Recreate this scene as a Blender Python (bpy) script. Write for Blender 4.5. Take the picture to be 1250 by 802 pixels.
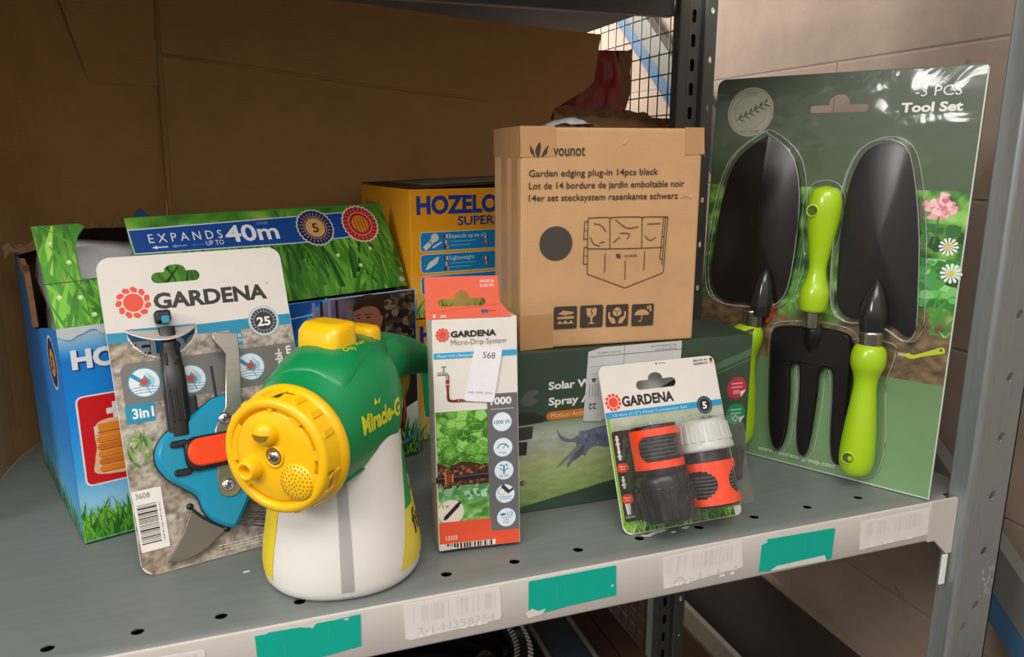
import bpy, bmesh, math, random
import numpy as np
from mathutils import Matrix, Vector
from mathutils.geometry import tessellate_polygon

for o in list(bpy.data.objects):
    bpy.data.objects.remove(o, do_unlink=True)
scene = bpy.context.scene
COL = scene.collection
PI = math.pi
rnd = random.Random(7)

# ------------------------------------------------------------------ camera
cam_data = bpy.data.cameras.new('camera')
cam = bpy.data.objects.new('camera', cam_data)
COL.objects.link(cam)
cam_data.sensor_fit = 'HORIZONTAL'
cam_data.sensor_width = 36.0
cam_data.lens = 936.0 * 36.0 / 1250.0
cam_data.clip_start = 0.02
cam.matrix_world = Matrix(((0.9451, 0.0725, -0.3186, 0.0),
                           (-0.3268, 0.2106, -0.9213, -0.562),
                           (0.0003, 0.9749, 0.2228, 0.36),
                           (0, 0, 0, 1)))
scene.camera = cam

# ------------------------------------------------------------------ view and light
vs = scene.view_settings
vs.view_transform = 'Standard'
vs.look = 'None'
vs.gamma = 1.0
vs.use_curve_mapping = False
vs.exposure = 0.0
scene.cycles.transparent_max_bounces = 24

world = bpy.data.worlds.new('shop_interior_light')
scene.world = world
world.use_nodes = True
wb = world.node_tree.nodes['Background']
wnt = world.node_tree
wtc = wnt.nodes.new('ShaderNodeTexCoord')
wsp = wnt.nodes.new('ShaderNodeSeparateXYZ')
wmr = wnt.nodes.new('ShaderNodeMapRange')       # bright ceiling above, dim floor below
wmr.inputs['From Min'].default_value = -0.22
wmr.inputs['From Max'].default_value = 0.45
wmr.inputs['To Min'].default_value = 0.10
wmr.inputs['To Max'].default_value = 0.95
wnt.links.new(wtc.outputs['Generated'], wsp.inputs[0])
wnt.links.new(wsp.outputs['Z'], wmr.inputs['Value'])
wnt.links.new(wmr.outputs['Result'], wb.inputs['Strength'])
wb.inputs['Color'].default_value = (1.0, 0.95, 0.90, 1)


def area(name, loc, target, sx, sy, power, color):
    l = bpy.data.lights.new(name, 'AREA')
    l.shape = 'RECTANGLE'
    l.size, l.size_y = sx, sy
    l.energy = power
    l.color = color
    ob = bpy.data.objects.new(name, l)
    COL.objects.link(ob)
    ob.location = loc
    d = Vector(target) - Vector(loc)
    ob.rotation_euler = d.to_track_quat('-Z', 'Y').to_euler()
    return ob


# ceiling tubes over the aisle in front of the rack, a shop window to the left, daylight behind the rack
area('aisle_ceiling_light', (-0.25, -1.25, 1.75), (0.15, 0.1, 0.1), 1.6, 0.7, 26, (1.0, 0.95, 0.89))
area('shop_window_light', (-2.6, -1.3, 1.55), (0.5, 0.1, 0.2), 0.6, 0.7, 36, (1.0, 0.97, 0.94))
area('rear_daylight', (0.25, 1.75, 1.15), (0.9, 0.85, 0.55), 0.35, 0.35, 46, (1.0, 0.93, 0.86))


# ------------------------------------------------------------------ colour and material helpers
def lin(c):
    if isinstance(c, str):
        c = c.lstrip('#')
        c = [int(c[i:i + 2], 16) / 255 for i in (0, 2, 4)]
    return tuple((x / 12.92 if x <= 0.04045 else ((x + 0.055) / 1.055) ** 2.4) for x in c)


def mat(name, color, rough=0.5, metal=0.0, noise=0.0, nscale=40.0, stretch=(1, 1, 1), bump=0.0, bscale=200.0,
        alpha_attr=False, spec=0.5, coat=0.0, emit=None, trans=0.0, sss=0.0):
    m = bpy.data.materials.new(name)
    m.use_nodes = True
    nt = m.node_tree
    b = nt.nodes['Principled BSDF']
    b.inputs['Roughness'].default_value = rough
    b.inputs['Metallic'].default_value = metal
    b.inputs['Specular IOR Level'].default_value = spec
    b.inputs['Coat Weight'].default_value = coat
    if trans:
        b.inputs['Transmission Weight'].default_value = trans
    if sss:
        b.inputs['Subsurface Weight'].default_value = sss
        b.inputs['Subsurface Radius'].default_value = (0.004, 0.004, 0.004)
    if alpha_attr:
        a = nt.nodes.new('ShaderNodeAttribute')
        a.attribute_name = 'Col'
        src = a.outputs['Color']
    else:
        src = None
        b.inputs['Base Color'].default_value = (*lin(color), 1)
    if noise or bump:
        tc = nt.nodes.new('ShaderNodeTexCoord')
        mp = nt.nodes.new('ShaderNodeMapping')
        mp.inputs['Scale'].default_value = stretch
        nt.links.new(tc.outputs['Object'], mp.inputs['Vector'])
    if noise:
        n = nt.nodes.new('ShaderNodeTexNoise')
        n.inputs['Scale'].default_value = nscale
        n.inputs['Detail'].default_value = 6
        n.inputs['Roughness'].default_value = 0.6
        nt.links.new(mp.outputs['Vector'], n.inputs['Vector'])
        mr = nt.nodes.new('ShaderNodeMapRange')
        mr.inputs['From Min'].default_value = 0.25
        mr.inputs['From Max'].default_value = 0.75
        mr.inputs['To Min'].default_value = 1 - noise
        mr.inputs['To Max'].default_value = 1 + noise
        nt.links.new(n.outputs['Fac'], mr.inputs['Value'])
        mx = nt.nodes.new('ShaderNodeVectorMath')
        mx.operation = 'SCALE'
        if src is not None:
            nt.links.new(src, mx.inputs[0])
        else:
            mx.inputs[0].default_value = lin(color)
        nt.links.new(mr.outputs['Result'], mx.inputs['Scale'])
        src = mx.outputs['Vector']
    if src is not None:
        nt.links.new(src, b.inputs['Base Color'])
    if bump:
        n2 = nt.nodes.new('ShaderNodeTexNoise')
        n2.inputs['Scale'].default_value = bscale
        n2.inputs['Detail'].default_value = 4
        nt.links.new(mp.outputs['Vector'], n2.inputs['Vector'])
        bp = nt.nodes.new('ShaderNodeBump')
        bp.inputs['Strength'].default_value = bump
        bp.inputs['Distance'].default_value = 0.002
        nt.links.new(n2.outputs['Fac'], bp.inputs['Height'])
        nt.links.new(bp.outputs['Normal'], b.inputs['Normal'])
    return m


def clear_plastic(name, tint=(0.97, 0.97, 0.97), gloss=0.9, rough=0.06, bump=0.0, bscale=30.0, haze=0.0):
    m = bpy.data.materials.new(name)
    m.use_nodes = True
    nt = m.node_tree
    nt.nodes.clear()
    out = nt.nodes.new('ShaderNodeOutputMaterial')
    tr = nt.nodes.new('ShaderNodeBsdfTransparent')
    tr.inputs['Color'].default_value = (*tint, 1)
    gl = nt.nodes.new('ShaderNodeBsdfGlossy')
    gl.inputs['Roughness'].default_value = rough
    gl.inputs['Color'].default_value = (gloss, gloss, gloss, 1)
    fr = nt.nodes.new('ShaderNodeFresnel')
    geo = nt.nodes.new('ShaderNodeNewGeometry')
    ior = nt.nodes.new('ShaderNodeMapRange')      # thin sheet: same reflection seen from either side
    ior.inputs['To Min'].default_value = 1.45
    ior.inputs['To Max'].default_value = 1 / 1.45
    nt.links.new(geo.outputs['Backfacing'], ior.inputs['Value'])
    nt.links.new(ior.outputs['Result'], fr.inputs['IOR'])
    mx = nt.nodes.new('ShaderNodeMixShader')
    base = tr.outputs[0]
    if haze:
        df = nt.nodes.new('ShaderNodeBsdfDiffuse')
        df.inputs['Color'].default_value = (0.8, 0.8, 0.8, 1)
        m2 = nt.nodes.new('ShaderNodeMixShader')
        m2.inputs[0].default_value = haze
        nt.links.new(base, m2.inputs[1])
        nt.links.new(df.outputs[0], m2.inputs[2])
        base = m2.outputs[0]
    nt.links.new(fr.outputs[0], mx.inputs[0])
    nt.links.new(base, mx.inputs[1])
    nt.links.new(gl.outputs[0], mx.inputs[2])
    nt.links.new(mx.outputs[0], out.inputs[0])
    if bump:
        tc = nt.nodes.new('ShaderNodeTexCoord')
        n2 = nt.nodes.new('ShaderNodeTexNoise')
        n2.inputs['Scale'].default_value = bscale
        n2.inputs['Detail'].default_value = 3
        n2.inputs['Distortion'].default_value = 1.2
        nt.links.new(tc.outputs['Object'], n2.inputs['Vector'])
        bp = nt.nodes.new('ShaderNodeBump')
        bp.inputs['Strength'].default_value = bump
        bp.inputs['Distance'].default_value = 0.01
        nt.links.new(n2.outputs['Fac'], bp.inputs['Height'])
        nt.links.new(bp.outputs['Normal'], gl.inputs['Normal'])
        nt.links.new(bp.outputs['Normal'], fr.inputs['Normal'])
    return m


def cardboard(name, color, stripe=0.05, scale=260.0, axis='Z', rough=0.85):
    m = mat(name, color, rough, noise=0.10, nscale=18.0, bump=0.15, bscale=500, spec=0.2)
    nt = m.node_tree
    b = nt.nodes['Principled BSDF']
    old = b.inputs['Base Color'].links[0].from_socket
    tc = nt.nodes.new('ShaderNodeTexCoord')
    wv = nt.nodes.new('ShaderNodeTexWave')
    wv.bands_direction = axis
    wv.inputs['Scale'].default_value = scale / 6.28
    wv.inputs['Distortion'].default_value = 0.6
    nt.links.new(tc.outputs['Object'], wv.inputs['Vector'])
    mr = nt.nodes.new('ShaderNodeMapRange')
    mr.inputs['To Min'].default_value = 1 - stripe
    mr.inputs['To Max'].default_value = 1 + stripe
    nt.links.new(wv.outputs['Fac'], mr.inputs['Value'])
    sc = nt.nodes.new('ShaderNodeVectorMath')
    sc.operation = 'SCALE'
    nt.links.new(old, sc.inputs[0])
    nt.links.new(mr.outputs['Result'], sc.inputs['Scale'])
    nt.links.new(sc.outputs['Vector'], b.inputs['Base Color'])
    return m


M = {}
M['print'] = mat('printed_card', 'ffffff', 0.38, alpha_attr=True, noise=0.03, nscale=60)
M['print_matte'] = mat('printed_paper', 'ffffff', 0.7, alpha_attr=True, noise=0.04, nscale=80, spec=0.3)
M['deck'] = mat('galvanised_deck', '818885', 0.47, 0.25, noise=0.07, nscale=9, stretch=(1.5, 14, 14), bump=0.03, bscale=60)
M['beam'] = mat('painted_beam', 'c8c1bb', 0.45, noise=0.03, nscale=20)
M['upright'] = mat('galvanised_upright', '9da3a1', 0.38, 0.6, noise=0.10, nscale=14, stretch=(20, 20, 1.5))
M['dark_steel'] = mat('dark_steel', '6f7472', 0.5, 0.5, noise=0.12, nscale=12)
M['rear_steel'] = mat('black_steel', '232423', 0.6, 0.4, noise=0.12, nscale=12)
M['wire'] = mat('mesh_wire', '4a4a48', 0.5, 0.5)
M['corrugated'] = cardboard('brown_corrugated', 'bd935f', 0.02, 420, 'Z')
M['carton'] = cardboard('parcel_cardboard', 'c89e73', 0.006, 500, 'Z')
M['torn'] = mat('torn_cardboard', '8d6d4c', 0.95, noise=0.25, nscale=120, bump=0.5, bscale=300)
M['tape'] = mat('packing_tape', 'bb9063', 0.22, noise=0.06, nscale=15, bump=0.1, bscale=60)
M['cleartape'] = clear_plastic('clear_tape', (0.93, 0.9, 0.86), 0.9, 0.12, 0.25, 60)
M['black'] = mat('black_plastic', '1c1c1e', 0.35, noise=0.05)
M['grey_dark'] = mat('dark_grey_plastic', '4b4b4d', 0.4)
M['steel'] = mat('brushed_steel', 'a9a59c', 0.30, 0.9, noise=0.08, nscale=30, stretch=(1, 1, 20))
M['blade'] = mat('dull_blade', '7a746a', 0.40, 0.6, noise=0.08, nscale=30)
M['chrome'] = mat('screw_steel', 'd5d5d5', 0.2, 1.0)
M['teal'] = mat('teal_plastic', '0d93b8', 0.32)
M['orange'] = mat('orange_plastic', 'ff4a1c', 0.35)
M['yellow'] = mat('yellow_plastic', 'fdc50a', 0.33, coat=0.2)
M['yellow_dark'] = mat('yellow_recess_shade', '8a6500', 0.6)  # darker copy of the yellow: shade in slots and holes put into colour
M['green'] = mat('green_plastic', '0a8a4e', 0.36, noise=0.02)
M['amber'] = mat('amber_trigger', 'a8962f', 0.25)
M['white_plastic'] = mat('white_plastic', 'eae6e1', 0.35, noise=0.01)
M['level'] = mat('grey_window', 'b4b1ae', 0.3)
M['lime'] = mat('lime_handle', 'a6cf1c', 0.28, coat=0.4)
M['tool_black'] = mat('black_painted_steel', '1d1b1c', 0.28, 0.2, noise=0.06, nscale=25)
M['tool_neck'] = mat('tool_neck_steel', '3d3b3d', 0.16, 0.55)
M['clear_edge'] = clear_plastic('plastic_crease', (0.97, 0.97, 0.96), 1.0, 0.08, haze=0.22)
M['ferrule'] = mat('ferrule_steel', 'b4aca0', 0.28, 0.95)
M['clear'] = clear_plastic('clear_blister', (0.985, 0.985, 0.98), 1.0, 0.06, 0.35, 45, haze=0.025)
M['clear_smooth'] = clear_plastic('clear_shell', (0.985, 0.985, 0.98), 1.0, 0.05)
M['film'] = clear_plastic('wrinkled_film', (0.98, 0.985, 0.975), 1.0, 0.09, 0.16, 14)
M['frost'] = mat('frosted_cap', 'e9eae6', 0.3, trans=0.3, noise=0.03)
M['bag'] = mat('grey_plastic_bag', 'b5b3b6', 0.35, noise=0.10, nscale=40, bump=0.9, bscale=55)
M['red_bag'] = mat('red_foil_bag', '8e1719', 0.25, noise=0.2, nscale=30, bump=0.7, bscale=50)
M['navy'] = mat('navy_fabric', '2b323c', 0.85, noise=0.1, nscale=80)
M['piping'] = mat('grey_piping', '76706a', 0.7)
M['hose'] = mat('black_hose', '17171a', 0.45)
M['dash'] = mat('white_stitch', 'd8d5cf', 0.6)
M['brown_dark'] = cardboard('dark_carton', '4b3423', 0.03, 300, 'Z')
M['grey_board'] = mat('grey_board', '8a8072', 0.8, noise=0.08, nscale=20)
M['bar_grey'] = mat('grey_bar', '66665f', 0.5, noise=0.08)
M['bar_blue'] = mat('blue_bar', '34597a', 0.5, noise=0.08)
M['hook'] = mat('white_hook', 'efede9', 0.4)


# ------------------------------------------------------------------ mesh builder
def clip_poly(pts, rect):
    u0, v0, u1, v1 = rect
    for ax, lim, keep in ((0, u0, 1), (0, u1, -1), (1, v0, 1), (1, v1, -1)):
        out = []
        n = len(pts)
        if n == 0:
            return []
        for i in range(n):
            a, b = pts[i], pts[(i + 1) % n]
            ia, ib = (a[ax] - lim) * keep >= 0, (b[ax] - lim) * keep >= 0
            if ia:
                out.append(a)
            if ia != ib:
                t = (lim - a[ax]) / (b[ax] - a[ax])
                out.append((a[0] + t * (b[0] - a[0]), a[1] + t * (b[1] - a[1])))
        pts = out
    return pts


class MB:
    def __init__(self):
        self.v, self.f, self.m, self.c, self.s = [], [], [], [], []

    def add(self, verts, faces, m='print', col=(1, 1, 1), smooth=False):
        n = len(self.v)
        self.v += [tuple(p) for p in verts]
        if isinstance(col, list):
            self.c += col
        else:
            self.c += [tuple(col)] * len(verts)
        for f in faces:
            self.f.append(tuple(i + n for i in f))
            self.m.append(m)
            self.s.append(smooth)
        return self

    def bm(self, bm, m, col=(1, 1, 1), smooth=False, T=None):
        bm.verts.index_update()
        vs_ = [(T @ v.co if T else v.co.copy()) for v in bm.verts]
        self.add(vs_, [[x.index for x in f.verts] for f in bm.faces], m, col, smooth)
        bm.free()
        return self

    def box(self, x0, x1, y0, y1, z0, z1, m, bevel=0.0, seg=2, col=(1, 1, 1), T=None):
        bm = bmesh.new()
        bmesh.ops.create_cube(bm, size=1)
        for v in bm.verts:
            v.co = Vector(((x0 + x1) / 2 + v.co.x * (x1 - x0), (y0 + y1) / 2 + v.co.y * (y1 - y0), (z0 + z1) / 2 + v.co.z * (z1 - z0)))
        if bevel:
            bmesh.ops.bevel(bm, geom=bm.edges[:], offset=bevel, segments=seg, affect='EDGES', profile=0.6)
        return self.bm(bm, m, col, False, T)

    def prism(self, outline, y0, y1, m, holes=(), col=(1, 1, 1), side=None, T=None, smooth_side=False, bevel=0.0):
        """plate in the u,v plane (x,z) from y0 (viewer side) to y1"""
        loops = [list(outline)] + [list(h) for h in holes]
        tris = tessellate_polygon([[Vector((p[0], p[1], 0)) for p in l] for l in loops])
        flat = [p for l in loops for p in l]
        t = (lambda p: T @ Vector(p)) if T else (lambda p: p)
        fr = flat
        if bevel and not holes:
            fr = offset_loop(outline, -bevel)
        self.add([t((p[0], y0, p[1])) for p in fr], tris, m, col)
        self.add([t((p[0], y1, p[1])) for p in flat], [tuple(reversed(x)) for x in tris], side or m, col)
        for l in loops:
            n = len(l)
            vs_, fs = [], []
            if bevel and not holes:
                inner = fr
                for p, q in zip(l, inner):
                    vs_ += [t((q[0], y0, q[1])), t((p[0] * .3 + q[0] * .7, y0 + .25 * bevel, p[1] * .3 + q[1] * .7)), t((p[0], y0 + bevel, p[1])), t((p[0], y1, p[1]))]
                for i in range(n):
                    a, b = 4 * i, 4 * ((i + 1) % n)
                    for k in range(3):
                        fs.append((a + k, b + k, b + k + 1, a + k + 1))
                self.add(vs_, fs, side or m, col, True)
            else:
                for p in l:
                    vs_ += [t((p[0], y0, p[1])), t((p[0], y1, p[1]))]
                for i in range(n):
                    a, b = 2 * i, 2 * ((i + 1) % n)
                    fs.append((a, b, b + 1, a + 1))
                self.add(vs_, fs, side or m, col, smooth_side)
        return self

    def dome(self, outline, y_base, y_top, m, steps=4, shrink=0.35, centre=None, power=0.6, col=(1, 1, 1), cap=True):
        """smooth swelling over an outline: rings drawn in towards the centre line"""
        cx = centre[0] if centre else sum(p[0] for p in outline) / len(outline)
        cz = centre[1] if centre else sum(p[1] for p in outline) / len(outline)
        n = len(outline)
        vs_, fs = [], []
        for k in range(steps + 1):
            t = k / steps
            s = 1 - shrink * t if not cap else 1 - (1 - 0.02) * t
            y = y_base + (y_top - y_base) * (t ** power)
            for p in outline:
                vs_.append((cx + (p[0] - cx) * s, y, cz + (p[1] - cz) * s))
        for k in range(steps):
            for i in range(n):
                j = (i + 1) % n
                fs.append((k * n + i, k * n + j, (k + 1) * n + j, (k + 1) * n + i))
        fs.append(tuple(range(steps * n, steps * n + n)))
        return self.add(vs_, fs, m, col, True)

    def lathe(self, prof, m, T=None, n=28, smooth=True, col=(1, 1, 1), sx=1.0, sy=1.0, caps=True):
        """profile of (radius, height) around local z"""
        vs_, fs = [], []
        for r, h in prof:
            for i in range(n):
                a = 2 * PI * i / n
                p = Vector((r * sx * math.cos(a), r * sy * math.sin(a), h))
                vs_.append(T @ p if T else p)
        for k in range(len(prof) - 1):
            for i in range(n):
                j = (i + 1) % n
                fs.append((k * n + i, k * n + j, (k + 1) * n + j, (k + 1) * n + i))
        self.add(vs_, fs, m, col, smooth)
        for k in (0, len(prof) - 1):
            if caps and prof[k][0] > 1e-5:
                ring = vs_[k * n:(k + 1) * n]
                self.add(ring, [tuple(range(n)) if k else tuple(reversed(range(n)))], m, col)
        return self

    def tube(self, pts, r, m, n=8, col=(1, 1, 1), flat=1.0):
        pts = [Vector(p) for p in pts]
        vs_, fs = [], []
        up = Vector((0, 0, 1))
        for i, p in enumerate(pts):
            d = (pts[min(i + 1, len(pts) - 1)] - pts[max(i - 1, 0)]).normalized()
            a = d.cross(up)
            if a.length < 1e-3:
                a = d.cross(Vector((0, 1, 0)))
            a.normalize()
            b = a.cross(d)
            rr = r[i] if isinstance(r, (list, tuple)) else r
            for k in range(n):
                t = 2 * PI * k / n
                vs_.append(p + a * rr * math.cos(t) + b * rr * flat * math.sin(t))
        for i in range(len(pts) - 1):
            for k in range(n):
                j = (k + 1) % n
                fs.append((i * n + k, i * n + j, (i + 1) * n + j, (i + 1) * n + k))
        fs.append(tuple(reversed(range(n))))
        fs.append(tuple(range((len(pts) - 1) * n, len(pts) * n)))
        return self.add(vs_, fs, m, col, True)

    def loft(self, rings, m, col=(1, 1, 1), caps=True):
        n = len(rings[0])
        vs_ = [p for r in rings for p in r]
        fs = []
        for k in range(len(rings) - 1):
            for i in range(n):
                j = (i + 1) % n
                fs.append((k * n + i, k * n + j, (k + 1) * n + j, (k + 1) * n + i))
        self.add(vs_, fs, m, col, True)
        if caps:
            self.add(rings[0], [tuple(reversed(range(n)))], m, col)
            self.add(rings[-1], [tuple(range(n))], m, col)
        return self

    def build(self, name, parent=None, Mw=None):
        me = bpy.data.meshes.new(name)
        me.from_pydata([tuple(p) for p in self.v], [], self.f)
        names = sorted(set(self.m))
        for k in names:
            me.materials.append(M[k])
        ix = {k: i for i, k in enumerate(names)}
        me.polygons.foreach_set('material_index', [ix[k] for k in self.m])
        me.polygons.foreach_set('use_smooth', self.s)
        at = me.color_attributes.new('Col', 'FLOAT_COLOR', 'POINT')
        arr = np.ones((len(self.v), 4), dtype=np.float32)
        arr[:, :3] = np.array(self.c, dtype=np.float32)
        at.data.foreach_set('color', arr.ravel())
        me.update()
        ob = bpy.data.objects.new(name, me)
        COL.objects.link(ob)
        if parent is not None:
            ob.parent = parent
            if Mw is not None:
                ob.matrix_parent_inverse = Matrix.Identity(4)
                ob.matrix_local = WM[parent.name].inverted() @ Mw
                WM[ob.name] = Mw
            else:
                WM[ob.name] = WM[parent.name]
        else:
            Mw = Mw or Matrix.Identity(4)
            ob.matrix_world = Mw
            WM[ob.name] = Mw
        return ob


WM = {}


def offset_loop(pts, d):
    n = len(pts)
    area_ = sum(pts[i][0] * pts[(i + 1) % n][1] - pts[(i + 1) % n][0] * pts[i][1] for i in range(n))
    sg = 1 if area_ > 0 else -1
    out = []
    for i in range(n):
        a, b, c = Vector(pts[i - 1][:2]), Vector(pts[i][:2]), Vector(pts[(i + 1) % n][:2])
        d1, d2 = (b - a), (c - b)
        if d1.length < 1e-9 or d2.length < 1e-9:
            out.append(tuple(b))
            continue
        d1.normalize(); d2.normalize()
        n1, n2 = Vector((d1.y, -d1.x)) * sg, Vector((d2.y, -d2.x)) * sg
        k = n1 + n2
        if k.length < 1e-4:
            k = n1
        k.normalize()
        s = d / max(0.45, k.dot(n1))
        out.append((b.x + k.x * s, b.y + k.y * s))
    return out


def tag(o, label=None, cat=None, group=None, kind=None):
    if label: o['label'] = label
    if cat: o['category'] = cat
    if group: o['group'] = group
    if kind: o['kind'] = kind
    return o


def frame(x, y, z, yaw, lean=0.0):
    """local x along the width, local z up the face, local y away from the viewer"""
    u = Vector((math.cos(yaw), math.sin(yaw), 0))
    bk = Vector((-math.sin(yaw), math.cos(yaw), 0))
    v = Vector((0, 0, 1)) * math.cos(lean) + bk * math.sin(lean)
    w = v.cross(u)
    return Matrix(((u.x, w.x, v.x, x), (u.y, w.y, v.y, y), (u.z, w.z, v.z, z), (0, 0, 0, 1)))


def empty(name, Mw, label, cat, group=None):
    e = bpy.data.objects.new(name, None)
    e.empty_display_size = 0.03
    COL.objects.link(e)
    e.matrix_world = Mw
    WM[e.name] = Mw
    return tag(e, label, cat, group)


def smooth_curve(pts, n=6, closed=True):
    """Catmull-Rom through 2-D points"""
    out = []
    N = len(pts)
    rng = range(N) if closed else range(N - 1)
    for i in rng:
        if closed:
            p0, p1, p2, p3 = pts[(i - 1) % N], pts[i], pts[(i + 1) % N], pts[(i + 2) % N]
        else:
            p0, p1, p2, p3 = pts[max(i - 1, 0)], pts[i], pts[i + 1], pts[min(i + 2, N - 1)]
        for k in range(n):
            t = k / n
            out.append(tuple(0.5 * (2 * p1[j] + (p2[j] - p0[j]) * t + (2 * p0[j] - 5 * p1[j] + 4 * p2[j] - p3[j]) * t * t +
                                    (3 * p1[j] - p0[j] - 3 * p2[j] + p3[j]) * t ** 3) for j in range(len(p1))))
    if not closed:
        out.append(tuple(pts[-1]))
    return out


def circle(cu, cv, r, n=24, r2=None):
    r2 = r2 or r
    return [(cu + r * math.cos(2 * PI * i / n), cv + r2 * math.sin(2 * PI * i / n)) for i in range(n)]


def rrect(u0, v0, u1, v1, r, n=5):
    rs = r if isinstance(r, (list, tuple)) else (r, r, r, r)  # bl, br, tr, tl
    out = []
    for (cu, cv, a0, rr) in ((u0 + rs[0], v0 + rs[0], PI, rs[0]), (u1 - rs[1], v0 + rs[1], 1.5 * PI, rs[1]),
                             (u1 - rs[2], v1 - rs[2], 0, rs[2]), (u0 + rs[3], v1 - rs[3], 0.5 * PI, rs[3])):
        if rr <= 0:
            out.append((cu, cv))
            continue
        for k in range(n + 1):
            a = a0 + 0.5 * PI * k / n
            out.append((cu + rr * math.cos(a), cv + rr * math.sin(a)))
    return out


def euro_slot(u0, u1, vb, vt, bump_top, bump_w):
    """hanger hole: a long slot with a round bump on top"""
    r = (vt - vb) / 2
    cm, cv = (u0 + u1) / 2, (vb + vt) / 2
    pts = []
    for k in range(9):
        a = 0.5 * PI + PI * k / 8
        pts.append((u0 + r + r * math.cos(a), cv + r * math.sin(a)))
    for k in range(9):
        a = -0.5 * PI + PI * k / 8
        pts.append((u1 - r + r * math.cos(a), cv + r * math.sin(a)))
    hb = bump_top - vt
    for k in range(11):
        a = PI * k / 10
        pts.append((cm + bump_w / 2 * math.cos(a), vt + hb * math.sin(a) ** 0.8))
    return pts


_txt = {}


def text_mesh(s, bold=0.0, res=3):
    key = (s, bold)
    if key in _txt:
        return _txt[key]
    cu = bpy.data.curves.new('t', 'FONT')
    cu.body = s
    cu.resolution_u = res
    cu.offset = bold
    cu.size = 1.0
    ob = bpy.data.objects.new('t', cu)
    COL.objects.link(ob)
    dg = bpy.context.evaluated_depsgraph_get()
    me = bpy.data.meshes.new_from_object(ob.evaluated_get(dg))
    vs_ = np.array([tuple(v.co)[:2] for v in me.vertices]) if len(me.vertices) else np.zeros((0, 2))
    fs = [tuple(p.vertices) for p in me.polygons]
    bpy.data.objects.remove(ob, do_unlink=True)
    bpy.data.curves.remove(cu)
    bpy.data.meshes.remove(me)
    _txt[key] = (vs_, fs)
    return _txt[key]


CAP = 0.729 if True else 0.7


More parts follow.
